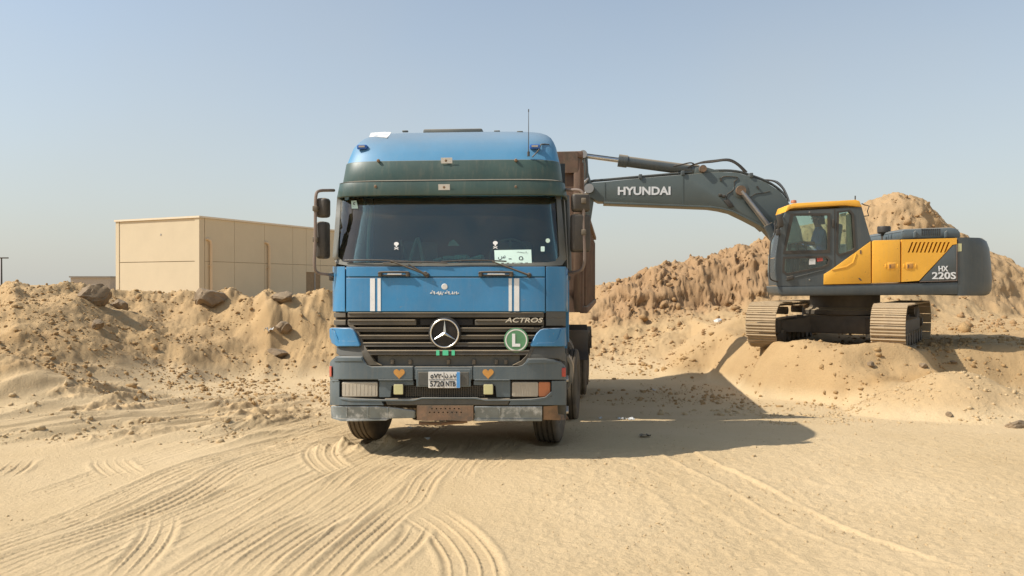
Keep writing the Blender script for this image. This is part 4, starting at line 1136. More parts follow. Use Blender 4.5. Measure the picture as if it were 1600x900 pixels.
# filter canister behind the cab
B().lathe([(0, 0), (.17, 0), (.19, .03), (.19, .9), (.15, 1.0), (0, 1.0)], Matrix.Translation((-.9, 2.16, 1.2)), 20).build("air_filter", M['black'], truck)

# --- tipper bed (its own frame: across, back from the headboard, up)
LB, ZB, ZS, ZH, HWB = 6.1, 1.52, 2.88, 3.66, 1.36
bedframe(B().box((0, LB / 2, ZB + .06), (2 * HWB - .14, LB - .02, .10)).build("bed_floor", M['bed'], truck))
for s_ in (-1, 1):
    wal = bedframe(B().prism([(.06, ZB), (LB, ZB), (LB, ZS), (.9, ZS), (.55, ZS + .22), (.25, ZH - .12), (.06, ZH - .06)], 'x', s_ * HWB - .025, s_ * HWB + .025).build("bed_side", M['bed'], truck, smooth=0))
    for y_ in np.arange(.35, LB - .1, .62):
        B().box((s_ * (HWB + .045), y_, (ZB + ZS) / 2), (.04, .085, ZS - ZB - .14), bev=.008).build("bed_rib", M['bed'], wal)
    B().box((s_ * (HWB + .03), LB / 2 + .45, ZS + .03), (.11, LB - .9, .07), bev=.012).build("top_rail", M['bed'], wal)
    B().box((s_ * (HWB + .03), LB / 2, ZB + .03), (.11, LB - .06, .09), bev=.012).build("bottom_rail", M['bed'], wal)
hb = bedframe(B().box((0, 0, (ZB + ZH) / 2), (2 * HWB + .02, .06, ZH - ZB)).build("headboard", M['bed'], truck))
for x_ in (-1.3, -.8, -.27, .27, .8, 1.3): B().box((x_, -.055, (ZB + ZH) / 2), (.09, .05, ZH - ZB - .04), bev=.008).build("headboard_rib", M['bed'], hb)
B().box((0, -.02, ZH + .03), (2 * HWB + .04, .14, .09), bev=.012).build("headboard_rail", M['bed'], hb)
B().prism([(-.10, ZH + .06), (-.03, ZH + .06), (-.03, ZH - .22), (-.08, ZH - .22)], 'x', -1.31, 1.31).build("bed_canopy", M['bed'], hb, smooth=0)
bedframe(B().box((0, LB, (ZB + ZS) / 2), (2 * HWB - .06, .06, ZS - ZB - .05)).build("tailgate", M['bed'], truck))

# ------------------------------------------------------------------ the excavator
EC = Vector((6.97, 16.00, 0.66))
EA = R(5.0)                                     # the boom points to -X, turned EA away from the camera
cE, sE = math.cos(EA), math.sin(EA)
exc = thing("excavator", "yellow and slate grey tracked excavator loading the lorry from the sand bench", "excavator", EC, math.pi - EA)

def E(px, py, yl):
    """excavator point (ahead, left, up) seen at a photo pixel, in the plane yl metres left of its centre line"""
    dx, dz = (px - 800) / F, -(py - HZ) / F
    t = (yl - EC.x * sE - EC.y * cE) / (-dx * sE - cE)
    wx, wy = dx * t - EC.x, t - EC.y
    return (-wx * cE + wy * sE, yl, H + dz * t - EC.z)

def ep(poly, yl): return [(E(a, b, yl)[0], E(a, b, yl)[2]) for a, b in poly]
def plate(name, poly, yl, y1, m, parent=exc, bev=0.0, holes=(), smooth=30):
    """a side panel: outline in photo pixels on the plane yl, running in to y1"""
    return B().prism(ep(poly, yl), 'y', yl, y1, bev=bev, holes=[ep(h, yl) for h in holes]).build(name, m, parent, smooth=smooth)

YS = 1.36                                        # left flank of the house
YC0 = 0.62                                       # right wall of the cab
# base frame and deck
plate("base_frame", [(1214, 447), (1500, 440.5), (1500, 460.5), (1222, 462.5), (1217, 459)], YS, .45, M['slate'], bev=.03)
plate("base_frame", [(1262, 446), (1500, 440.8), (1500, 460.2), (1262, 461.8)], .448, -1.34, M['slate'], bev=.03)
# cab: side walls with window openings, roof, panes
cab_o = [(1229, 330), (1346, 323.5), (1361, 375.5), (1300, 420), (1288, 428), (1286.5, 446.5), (1215, 447), (1212, 420), (1213, 400), (1218, 370), (1225, 341)]
w1 = [(1239, 336), (1294, 335.5), (1294, 391.5), (1226.5, 393)]
w2 = [(1311, 332.5), (1326, 330.5), (1331, 336), (1334.5, 388), (1331, 391), (1312, 397), (1309.5, 393)]
w3 = [(1227, 404.5), (1290, 402.5), (1294, 406), (1292.5, 413), (1285, 416.5), (1230, 427), (1225.5, 423)]
plate("cab_side", cab_o, YS, YS - .06, M['slate'], holes=[w1, w2, w3])
plate("cab_side", cab_o, YC0 + .06, YC0, M['slate'], holes=[w1, w2, w3])
frame_o = [(1235, 333.5), (1297, 333), (1297, 395), (1223.5, 396.5)]
plate("window_gasket", frame_o, YS + .012, YS - .01, M['black'], holes=[[(1240, 337.2), (1293, 336.8), (1293, 390.4), (1228, 391.8)]])
plate("window_gasket", [(1223.5, 401), (1292, 399.5), (1297.5, 404), (1295.5, 415), (1286, 419.5), (1229, 430), (1222.5, 425)], YS + .012, YS - .01, M['black'], holes=[w3])
plate("window_gasket", [(1307.5, 330.5), (1328, 327.5), (1334, 334), (1337.5, 389), (1333, 394), (1310.5, 400.5), (1306.5, 395)], YS + .012, YS - .01, M['black'], holes=[w2])
for w_ in (w1, w2, w3):
    plate("pane", w_, YS - .02, YS - .026, M['glass2'])
    plate("pane", w_, YC0 + .03, YC0 + .024, M['glass2'])
# door edge lines, raised lower swage
plate("door_seam", [(1303.2, 326), (1304.4, 326), (1305, 446), (1303.8, 446)], YS + .004, YS - .01, M['black'])
plate("door_swage", [(1228, 436), (1288, 421), (1288, 422.6), (1228, 437.8)], YS + .012, YS, M['slate'], bev=.004)
plate("door_handle", [(1229, 432.5), (1240, 430), (1241, 436), (1230, 438.5)], YS + .03, YS, M['black'], bev=.008)
plate("cab_sticker", [(1264.5, 404.5), (1274, 404), (1274, 413), (1264.5, 413.5)], YS + .003, YS - .03, M['white'])
plate("cab_sticker", [(1276, 403.5), (1285, 402.5), (1286, 407.5), (1277, 409)], YS + .003, YS - .03, M['red'])
for px, py in ((1264.5, 331.5), (1264.8, 437)):
    B().lathe([(0, .01), (.014, .008), (.016, 0), (0, 0)], Matrix.Translation(E(px, py, YS)) @ Matrix.Rotation(R(-90), 4, 'X'), 10).build("door_bolt", M['steel'], exc)
plate("cab_hinge", [(1301, 343), (1303.5, 343), (1303.5, 355), (1301, 355)], YS + .04, YS, M['black'], bev=.006)
# roof slab with its yellow rim
plate("cab_roof", [(1227, 331.5), (1231, 320.5), (1240, 317.6), (1337, 312), (1343, 314), (1347, 323.5), (1326, 321.2), (1320, 320.6), (1242, 324.8), (1234, 327)], YS + .02, YC0 - .02, M['yellow'], bev=.015)
# front screen (raked), rear wall, floor
def quad(name, pa, pb, m, y0=YS - .05, y1=YC0 + .05, th=.02):
    a, c = E(*pa, YS), E(*pb, YS)
    B().add([(a[0], y0, a[2]), (a[0], y1, a[2]), (c[0], y1, c[2]), (c[0], y0, c[2]), (a[0] - th, y0, a[2]), (a[0] - th, y1, a[2]), (c[0] - th, y1, c[2]), (c[0] - th, y0, c[2])],
            [(0, 1, 2, 3), (7, 6, 5, 4), (0, 4, 5, 1), (1, 5, 6, 2), (2, 6, 7, 3), (3, 7, 4, 0)]).build(name, m, exc)
quad("windscreen", (1227, 337), (1213.5, 402), M['glass2'], th=.008)
quad("windscreen", (1213.5, 403), (1213, 425), M['glass2'], th=.008)
quad("cab_front", (1213, 425), (1215, 446), M['slate'])
quad("cab_rear", (1346, 324), (1361, 376), M['slate'])
quad("cab_rear", (1361, 376), (1361, 446), M['slate'])
for (a, c) in (((1229, 331), (1225, 341)), ((1225, 341), (1218, 370)), ((1218, 370), (1213, 400)), ((1213, 400), (1212, 420)), ((1212, 420), (1215, 446))):
    for yy in (YS - .03, YC0 + .03):
        B().tube([E(*a, yy)[:1] + (yy,) + E(*a, YS)[2:], E(*c, yy)[:1] + (yy,) + E(*c, YS)[2:]], .03, 6).build("cab_front_post", M['slate'], exc)
z_f = E(1250, 446, YS)[2]
B().box((E(1288, 440, YS)[0], (YS + YC0) / 2, z_f + .03), (1.6, YS - YC0 - .14, .05)).build("cab_floor", M['cab_in'], exc)
# seat, consoles, levers
sx, sy = E(1284, 400, .98)[0], .98
B().box((sx, sy, z_f + .48), (.46, .40, .14), bev=.04).box((sx - .24, sy, z_f + .86), (.13, .42, .70), rot=(0, R(-8), 0), bev=.05).box((sx, sy, z_f + .22), (.36, .36, .4)).build("operator_seat", M['seat'], exc)
for s_ in (-1, 1):
    c_ = B().box((sx + .14, sy + s_ * .26, z_f + .56), (.55, .11, .20), bev=.03).build("console", M['dash'], exc)
    B().tube([(sx + .36, sy + s_ * .26, z_f + .66), (sx + .40, sy + s_ * .26, z_f + .84)], [.015, .028], 8).build("lever", M['black'], c_)
B().box((E(1232, 398, .5)[0], .5, z_f + .72), (.08, .16, .34), bev=.02).build("monitor", M['black'], exc)
B().tube([(E(1226, 396, 1.0)[0], .95, z_f), (E(1229, 396, 1.0)[0], .95, z_f + .62)], .02, 6).build("travel_lever", M['steel'], exc)
plate("curtain", [(1322, 336), (1329, 333), (1333, 388), (1323, 391)], YS - .10, YS - .12, mat('pale_curtain', (.55, .58, .30), .9, dust=.1))
plate("curtain", [(1313, 334), (1322, 332), (1322, 337), (1314, 338)], YS - .10, YS - .12, M['fog'])
B().box((E(1268, 393, .9)[0], .98, E(1268, 388, .98)[2]), (.24, .16, .10), rot=(0, R(5), 0), bev=.01).build("paper_box", M['white'], exc)
# grab rails, mirror, aerial and lamp on the cab
B().tube([E(1211, 345, YS - .02), E(1210, 365, YS + .02), E(1204, 380, YS + .04), E(1202, 420, YS + .05), E(1204, 436, YS + .05), E(1215, 440, YS + .0)], .014, 6, smooth=4).build("grab_rail", M['black'], exc)
mr = B().box(E(1218.5, 345, YS + .10), (.10, .13, .26), rot=(0, R(8), 0), bev=.03).build("mirror_head", M['black'], exc)
B().tube([E(1220, 335, YS), E(1216, 336, YS + .1), E(1216, 366, YS + .09), E(1219, 366, YS)], .012, 6).build("mirror_arm", M['black'], mr)
B().box(E(1215.5, 363, YS + .06), (.08, .09, .12), bev=.015).build("side_lamp", M['black'], exc)
rb_ = M['black']
B().tube([E(1346, 318, .9), E(1350, 320, .9), E(1358, 322, .9), E(1355, 330, .9), E(1357, 337, .9), E(1348, 338, .9)], .012, 6).build("rear_bracket", rb_, exc)
B().tube([E(1336, 312, .8), E(1336, 306, .8)], .012, 6).build("cab_aerial", rb_, exc)
B().lathe([(0, .06), (.05, .05), (.06, 0), (0, 0)], Matrix.Translation(E(1240, 317, .6)), 12).build("beacon", M['amber'], exc)
# yellow flank: front piece, two doors, slate corner
plate("flank_panel", [(1287.5, 428.5), (1300, 420.8), (1360.5, 377), (1361, 442.8), (1287, 444.6)], YS + .012, YS - .05, M['yellow'], bev=.008)
plate("panel_swage", [(1300, 420.5), (1322, 416), (1332, 410), (1337, 396), (1338.5, 396), (1334, 411), (1323, 418), (1300, 422.5)], YS + .022, YS, M['yellow'], bev=.003)
p2 = plate("flank_door", [(1363, 377), (1366, 375.6), (1406.6, 374.4), (1407.2, 440.8), (1363, 442.5)], YS + .014, YS - .30, M['yellow'], bev=.012)
louv = []
for i in range(10):
    x0 = 1424.5 + i * 6.3
    louv.append([(x0, 378.3), (x0 + 2.9, 378.2), (x0 - 3.4, 394.6), (x0 - 6.3, 394.7)])
d3 = [(1408.8, 374.3), (1494.8, 371.8), (1495, 381.4), (1488, 382.5), (1436, 438.6), (1408.8, 440.6)]
p3_ = plate("flank_door", d3, YS + .014, YS - .04, M['yellow'], holes=louv, smooth=0)
plate("louver_backing", [(1412, 376), (1492, 375), (1492, 396), (1412, 397)], YS - .05, YS - .08, M['pit'])
plate("slate_corner", [(1489, 383.2), (1495, 382), (1495, 438.2), (1437.5, 439.4)], YS + .012, YS - .05, M['slate'], bev=.006)
plate("corner_trim", [(1494.6, 381.6), (1495.8, 381.6), (1495.8, 439), (1437, 440.6), (1437, 439.6), (1494.6, 438)], YS + .016, YS, M['pole'])
for x0, x1 in ((1387, 1400), (1415.5, 1428)):
    h_ = plate("door_latch", [(x0, 410.5), (x1, 410), (x1, 421), (x0, 421.5)], YS + .022, YS, M['yellow'], bev=.006)
    plate("latch_recess", [(x0 + 1.5, 412), (x1 - 1.5, 411.6), (x1 - 1.5, 419.5), (x0 + 1.5, 420)], YS + .027, YS + .01, M['orange'], h_, bev=.004)
    plate("latch_key", [(x0 + 3, 413.5), (x0 + 4.6, 413.5), (x0 + 4.6, 418.5), (x0 + 3, 418.5)], YS + .032, YS + .01, M['rust'], h_)
    for q in (x0 - 4, x1 + 1.5): plate("latch_boss", [(q, 412.5), (q + 2.5, 412.4), (q + 2.5, 418.5), (q, 418.6)], YS + .024, YS, M['yellow'], h_, bev=.006)
plate("latch_slot", [(1343.5, 391), (1346, 391), (1346, 396.5), (1343.5, 396.5)], YS + .018, YS, M['rust'])
plate("latch_slot", [(1341, 435), (1343, 434), (1347, 438), (1345, 439)], YS + .018, YS, M['rust'])
q = E(1474, 419.8, YS + .016); text("size_lettering", "HX", .105, M['letter'], exc, q, rot=(R(90), 0, math.pi), width=.175, bold=.003, depth=.003)
q = E(1475, 430.6, YS + .016); text("size_lettering", "220S", .135, M['letter'], exc, q, rot=(R(90), 0, math.pi), width=.435, bold=.003, depth=.003)
# right flank, back panel, top deck
x_f, x_r = E(1363, 400, YS)[0], E(1495, 400, YS)[0]
z_d = E(1400, 374.5, YS)[2]; z_b = E(1400, 441, YS)[2]
B().box(((x_f + x_r) / 2, -1.30, (z_d + z_b) / 2), (x_f - x_r, .06, z_d - z_b), bev=.01).build("flank_door", M['yellow'], exc)
B().box(((x_f + x_r) / 2, 0, z_d - .04), (x_f - x_r, 2.58, .04), bev=.01).build("top_deck", M['slate'], exc)
B().box((x_f - .02, -.1, (z_d + z_b) / 2), (.04, 2.4, z_d - z_b)).build("firewall", M['slate'], exc)
B().box((E(1300, 430, -.9)[0], -.92, z_b + .42), (1.5, .8, .84), bev=.05).build("tool_box", M['slate'], exc)
# counterweight: rounded tail swept in plan
xw0, xw1 = E(1496.5, 400, YS)[0], E(1540, 440, 0.4)[0]
zt, zb = E(1510, 371, YS)[2], E(1510, 462, YS)[2]
b = B()
def tail(z, k):
    pts = []
    hw = YS * (1 if k > .9 else 1)
    for i in range(25):
        a = -1 + 2 * i / 24
        bulge = (1 - abs(a) ** 3.2) ** .55
        pts.append((xw0 - .14 - (xw0 - .14 - xw1) * bulge * k, a * (YS + .0), z))
    return [(xw0, -YS, z)] + pts + [(xw0, YS, z)]
b.loft([tail(z, k) for z, k in ((zb, .84), (zb + .03, .93), (zb + .10, .985), (zb + .3, 1.0), (zt - .45, .97), (zt - .2, .93), (zt - .06, .86), (zt, .74))])
cwt = b.build("counterweight", M['slate'], exc, smooth=50)
plate("warning_sticker", [(1496.5, 380.5), (1502.5, 380.5), (1502.5, 392.5), (1496.5, 393)], YS + .004, YS - .02, M['fog'], cwt)
for px, py, w_, h_, m in ((1530, 395.5, .09, .10, 'pole'), (1531, 411, .10, .16, 'red')):
    # reflectors on the rounded tail
    best = None
    for i in range(0, 200):
        a = i / 199 * .99; x_ = xw0 - .14 - (xw0 - .14 - xw1) * (1 - a ** 3.2) ** .55 * .985
        e_ = E(px, py, a * YS)
        d_ = abs(e_[0] - x_)
        if best is None or d_ < best[0]: best = (d_, a * YS, x_, e_[2])
    B().box((best[2] - .005, best[1], best[3]), (.03, w_, h_), rot=(0, 0, R(-35)), bev=.004).build("tail_reflector", M[m], cwt)
# engine hood, vents, hinges
plate("engine_hood", [(1408.5, 374), (1408.5, 362), (1411, 358.5), (1414, 357.6), (1486, 355), (1496, 356.5), (1501, 362), (1503, 371.5)], YS - .12, -.9, M['bumper'], bev=.05)
for i in range(10):
    x0 = 1440 + i * 3.05
    plate("hood_slot", [(x0, 357.4), (x0 + 1.3, 357.3), (x0 + 1.3, 368), (x0, 368.2)], YS - .117, YS - .13, M['pit'])
for x0 in (1427.5, 1476):
    plate("hood_hinge", [(x0, 363), (x0 + 4, 360), (x0 + 4.5, 371), (x0, 371.5)], YS - .08, YS - .12, M['bumper'], bev=.008)
# air cleaner
a0 = E(1381, 377, .3); a1 = E(1381, 364.5, .3); a2 = E(1381, 353.8, .3)
rr = .125
B().lathe([(0, a0[2]), (.05, a0[2]), (.055, a1[2]), (rr * .8, a1[2] - .01), (rr, a1[2] + .02), (rr * 1.02, a2[2] - .02), (rr * .96, a2[2]), (0, a2[2])], Matrix.Translation((a0[0], .3, 0)), 20).build("air_cleaner", M['black'], exc)
B().tube([(E(1440, 370, -.6)[0], -.6, z_d), (E(1440, 370, -.6)[0], -.6, z_d + .3)], .06, 10).build("exhaust", M['black'], exc)

# --- boom, stick and rams: curved plate box
YB, BW = 0.0, 0.24
topl = [(918, 288), (921.5, 285.5), (943, 284.2), (997, 278.7), (1066, 273), (1124, 268.4), (1151, 269.7), (1173, 275.8), (1197.7, 285.5), (1217, 297.8), (1229.5, 312), (1243, 335), (1252, 360), (1256, 385)]
botl = [(918, 306), (935, 315), (943.5, 315), (1000, 317.2), (1065.7, 319.8), (1109.7, 321.5), (1127, 324), (1144, 328), (1168, 339.5), (1188, 350), (1196, 357), (1213, 376), (1226, 400), (1236, 408)]
boom = B().prism(ep(topl, BW) + ep(botl, BW)[::-1], 'y', BW, -BW, bev=.012).build("boom", M['boomgrey'], exc)
plate("boom_flange", botl[2:11] + [(a, b_ + 3.0) for a, b_ in botl[2:11]][::-1], BW + .02, -BW - .02, M['boomgrey'], boom, bev=.004)
for x0 in (1066.5,):
    plate("weld_seam", [(x0, 274), (x0 + 1.2, 274), (x0 + 1.2, 319), (x0, 319)], BW + .006, BW - .01, M['boomgrey'], boom)
plate("weld_seam", [(944.5, 285.5), (945.6, 285.5), (945.6, 314.5), (944.5, 314.5)], BW + .006, BW - .01, M['boomgrey'], boom)
q = E(1006.3, 298.3, BW + .004); text("boom_lettering", "HYUNDAI", .178, M['letter'], boom, q, rot=(R(90), R(0.4), math.pi), width=1.10, bold=.006, depth=.003)
# hoses and clamps on the boom
def on(px, py, y=BW + .03): return E(px, py, y)
for o_, dy in ((0, .10), (1.6, .0)):
    B().tube([on(918, 289 + o_, dy), on(924, 282.5 + o_, dy), on(945, 280.5 + o_, dy), on(997, 275.8 + o_, dy), on(1066, 270 + o_, dy), on(1120, 266 + o_, dy), on(1150, 267 + o_, dy), on(1172, 273 + o_, dy), on(1198, 283 + o_, dy), on(1217, 295 + o_, dy), on(1229, 308 + o_, dy)], .020, 6, smooth=3).build("hydraulic_pipe", M['slate'], boom)
for px, py in ((1000, 277), (1066, 271.5), (1172, 275)):
    B().box(on(px, py, .14), (.07, .25, .10), bev=.01).build("pipe_clamp", M['slate'], boom)
for k in range(3):
    B().tube([on(1075 + k * 3, 262, .12 - .1 * k), on(1088 + k * 3, 256 - k, .12 - .1 * k), on(1112 + k * 3, 253.5 - k * 1.5, .12 - .1 * k), on(1135 + k * 2, 251 - k, .12 - .1 * k), on(1150 + k * 2, 256.5, .12 - .1 * k), on(1163 + k * 2, 269, .12 - .1 * k)], .017, 6, smooth=4).build("hydraulic_hose", M['black'], boom)
for k in range(3):
    B().tube([on(1195 + 2 * k, 281, .1 - .1 * k), on(1210 + 2 * k, 284, .1 - .1 * k), on(1222 + k, 294, .1 - .1 * k), on(1228 + k, 306, .1 - .1 * k), on(1231 + k, 315, .1 - .1 * k)], .016, 6, smooth=4).build("hydraulic_hose", M['steel' if k == 1 else 'black'], boom)
for pts in ([(1125, 283), (1130, 276), (1150, 276.5), (1152, 279), (1147, 284)], [(1147, 284), (1147, 294), (1143, 299), (1136, 304), (1136, 312), (1141, 317)], [(1173, 308), (1180, 303), (1192, 301.5), (1203, 299)]):
    B().tube([on(*p, BW + .006) for p in pts], .008, 6, smooth=3).build("grease_line", M['black'], boom)
for px, py in ((1125, 305), (1131, 306.5)): B().box(on(px, py, BW + .02), (.07, .05, .05), bev=.01).build("line_fitting", M['black'], boom)
plate("boom_bracket", [(1131, 313), (1138, 311), (1147, 322.5), (1139, 325)], BW + .03, BW - .02, M['black'], boom, bev=.006)
for px, py in ((1124, 278), (1182, 291)): plate("lifting_lug", [(px, py), (px + 2, py - .5), (px + 4.5, py + 4), (px + 2.5, py + 5)], BW + .03, BW - .01, M['black'], boom)
# arm ram on top: barrel + rod
yr = 0.0
def cyl(name, pts, r, m, parent, y, n=16):
    return B().tube([E(a, c, y) for a, c in pts], r, n).build(name, m, parent)
ram = cyl("arm_ram", [(967, 251), (1088, 267)], [.115, .115], M['slate'], exc, yr)
cyl("ram_rod", [(911, 243.5), (970, 251.4)], [.048, .048], M['chrome'], ram, yr)
cyl("ram_gland", [(966, 250.8), (980, 252.7)], [.135, .135], M['slate'], ram, yr)
cyl("ram_base", [(1080, 265.8), (1091, 267.3)], [.13, .13], M['slate'], ram, yr)
B().tube([E(916, 240.5, .1), E(965, 247, .1), E(972, 246, .12)], .012, 6).build("ram_pipe", M['slate'], ram)
B().tube([E(1052, 260, .14), E(1066, 257, .14), E(1078, 254.5, .14), E(1084, 256, .14)], .016, 6, smooth=3).build("ram_hose", M['black'], ram)
B().lathe([(0, -.30), (.075, -.30), (.075, .30), (0, .30)], Matrix.Translation(E(1095, 266.5, 0)) @ Matrix.Rotation(R(90), 4, 'X'), 16).build("ram_pin", M['rust'], ram)
plate("ram_lug", [(1086, 262), (1097, 259.5), (1124, 267), (1122, 270), (1085, 272)], BW * .7, -BW * .7, M['boomgrey'], boom, bev=.01)
# boom rams, one each side
for s_ in (1, -1):
    yy = s_ * (BW + .10)
    r_ = cyl("boom_ram", [(1199.5, 351), (1213, 375), (1226, 398)], [.10, .10, .10], M['slate'], exc, yy)
    cyl("ram_rod", [(1158, 299), (1201, 354)], [.058, .058], M['steel'], r_, yy)
    B().lathe([(0, -.05), (.10, -.05), (.105, 0), (.10, .05), (0, .05)], Matrix.Translation(E(1157.4, 297.8, yy)) @ Matrix.Rotation(R(90), 4, 'X'), 20).build("ram_eye", M['rust'], r_)
B().lathe([(.15, -.02), (.17, 0), (.15, .01), (0, .01), (0, -.02)], Matrix.Translation(E(1157.4, 297.8, BW)) @ Matrix.Rotation(R(-90), 4, 'X'), 24).build("pin_boss", M['boomgrey'], boom)
plate("boom_foot", [(1196, 357), (1212, 348), (1240, 352), (1262, 400), (1262, 446), (1222, 446), (1214, 400)], BW + .12, BW + .06, M['slate'], exc, bev=.01)
plate("boom_foot", [(1196, 357), (1212, 348), (1240, 352), (1262, 400), (1262, 446), (1222, 446), (1214, 400)], -BW - .06, -BW - .12, M['slate'], exc, bev=.01)
# stick: plates from the ram pin down past the boom nose into the bed
stk = [(904, 243), (906, 238.5), (911, 236.5), (916, 239), (918, 245), (919.5, 270), (926, 292), (928, 312), (921, 360), (913, 372), (905, 372), (903, 330), (904.5, 290), (903.5, 262)]
stick = plate("stick", stk, .16, -.16, M['boomgrey'], exc, bev=.02)
B().lathe([(0, -.22), (.085, -.22), (.09, 0), (.085, .22), (0, .22)], Matrix.Translation(E(911, 243.5, 0)) @ Matrix.Rotation(R(90), 4, 'X'), 18).build("stick_pin", M['steel'], stick)
B().lathe([(0, -.30), (.10, -.30), (.105, 0), (.10, .30), (0, .30)], Matrix.Translation(E(920, 297, 0)) @ Matrix.Rotation(R(90), 4, 'X'), 18).build("stick_pin", M['steel'], stick)
for k, (a, c) in enumerate(((912, 287), (914.5, 283), (917, 300), (915, 306))):
    B().tube([E(a - 6, c + 3, .20), E(a, c, .26), E(a + 4, c - 4, .22)], .024, 6, smooth=2).build("stick_fitting", M['steel'], stick)
B().tube([E(913, 249, .2), E(916, 262, .22), E(915, 276, .2), E(919, 286, .2)], .02, 6, smooth=3).build("stick_hose", M['black'], stick)
# bucket curled inside the bed
bp_ = Vector(E(909, 366, 0)); bk = B()
prof = [(.25, .0), (.1, -.35), (-.25, -.62), (-.62, -.66), (-.92, -.45), (-1.0, -.1)]
for off in (0,):
    ins = [(a * .93, c * .93 + .02) for a, c in prof]
    bk.prism([(bp_.x - a, bp_.z + c) for a, c in prof + ins[::-1]], 'y', -.4, .4)
    for s_ in (-1, 1): bk.prism([(bp_.x - a, bp_.z + c) for a, c in prof], 'y', s_ * .4, s_ * .44)
bkt = bk.build("bucket", M['under'], exc)

# --- undercarriage: swing ring, car body, two tracks with separate shoes
UB = R(34)
urot = math.atan2(-math.cos(UB), -math.sin(UB)) - (math.pi - EA)     # near end looks at (-sin, -cos)
cu, su = math.cos(urot), math.sin(urot)
def U(x, y, z): return Vector((x * cu - y * su, x * su + y * cu, z))
zsw = E(1318, 470, .4)[2]
zfr = E(1318, 462, YS)[2]
B().lathe([(0, .50), (.62, .50), (.66, .58), (.72, .60), (.72, .74), (.68, .78), (.68, zfr + .02), (0, zfr + .02)], None, 40).build("swing_ring", M['under'], exc)
for a in range(18):
    t_ = R(a * 20)
B().lathe([(.74, .62), (.78, .64), (.78, .72), (.74, .74)], None, 40, closed=True).build("ring_guard", M['under'], exc)
cbm = B()
cbm.box((0, 0, 0), (1.3, 1.3, .34), bev=.06)
for sx_ in (-1, 1):
    for sy_ in (-1, 1):
        cbm.loft([[Vector((sx_ * .42 + dx * .22, sy_ * .45, dz)) for dx, dz in ((-1, -.16), (1, -.16), (1, .17), (-1, .17))],
                  [Vector((sx_ * .95 + dx * .20, sy_ * 1.0, dz)) for dx, dz in ((-1, -.14), (1, -.14), (1, .08), (-1, .08))]])
cb = cbm.build("car_body", M['under'], exc)
cb.location = (0, 0, .42); cb.rotation_euler = (0, 0, urot)
B().box((.68, 0, .02), (.05, 1.6, .36), bev=.02).build("belly_plate", M['under'], cb)
# one shoe: a curved plate with three grousers
sh = B().prism([(-.095, 0), (.095, 0), (.095, .012), (.07, .014), (.064, .034), (.05, .034), (.044, .014), (.012, .014), (.006, .032), (-.008, .032), (-.014, .014), (-.05, .014), (-.056, .034), (-.070, .034), (-.076, .012), (-.095, .012)], 'y', -.285, .285)
shoe = sh.build("shoe_source", M['shoe'], None, smooth=0)
lk = B().box((0, 0, -.03), (.15, .10, .06), bev=.01).build("link_source", M['under'], None)
RT, LT, ZT0 = .41, 3.50, .45                   # end radius, axle spacing, axle height
for s_ in (-1, 1):
    base = U(0, s_ * 1.12, 0)
    fr = B().box((0, 0, .40), (2.7, .30, .30), bev=.04)
    fr.box((0, 0, .42), (3.1, .16, .16), bev=.03)
    tr = fr.build("track", M['under'], exc)
    tr.location = base; tr.rotation_euler = (0, 0, urot)
    for x_ in (-1.15, -.77, -.38, 0, .38, .77, 1.15):
        B().lathe([(0, -.2), (.13, -.2), (.13, -.1), (.09, -.08), (.09, .08), (.13, .1), (.13, .2), (0, .2)], Matrix.Translation((x_, 0, .19)) @ Matrix.Rotation(R(90), 4, 'X'), 16).build("roller", M['under'], tr)
    for x_ in (-.7, .6):
        B().lathe([(0, -.12), (.08, -.12), (.08, .12), (0, .12)], Matrix.Translation((x_, 0, .70)) @ Matrix.Rotation(R(90), 4, 'X'), 12).build("top_roller", M['under'], tr)
    for x_, r_ in ((LT / 2, .31), (-LT / 2, .33)):
        w_ = B().lathe([(0, -.16), (.10, -.16), (.12, -.10), (r_ * .9, -.08), (r_, -.05), (r_, .05), (r_ * .9, .08), (.12, .10), (.10, .16), (0, .16)], Matrix.Translation((x_, 0, ZT0)) @ Matrix.Rotation(R(90), 4, 'X'), 28)
        w_.build("idler" if x_ > 0 else "sprocket", M['under'], tr)
    per = 2 * LT + 2 * math.pi * RT; ns = 48
    for i in range(ns):
        d_ = per * i / ns
        if d_ < LT: x_, z_, a_ = -LT / 2 + d_, ZT0 + RT, 0
        elif d_ < LT + math.pi * RT:
            t_ = (d_ - LT) / RT; x_, z_, a_ = LT / 2 + RT * math.sin(t_), ZT0 + RT * math.cos(t_), t_
        elif d_ < 2 * LT + math.pi * RT: x_, z_, a_ = LT / 2 - (d_ - LT - math.pi * RT), ZT0 - RT, math.pi
        else:
            t_ = (d_ - 2 * LT - math.pi * RT) / RT; x_, z_, a_ = -LT / 2 - RT * math.sin(t_), ZT0 - RT * math.cos(t_), math.pi + t_
        o_ = link("track_shoe", shoe.data, None, tr); o_.location = (x_, 0, z_); o_.rotation_euler = (0, a_, 0)
        o_ = link("track_link", lk.data, None, tr); o_.location = (x_, 0, z_); o_.rotation_euler = (0, a_, 0)
bpy.data.objects.remove(shoe); bpy.data.objects.remove(lk)

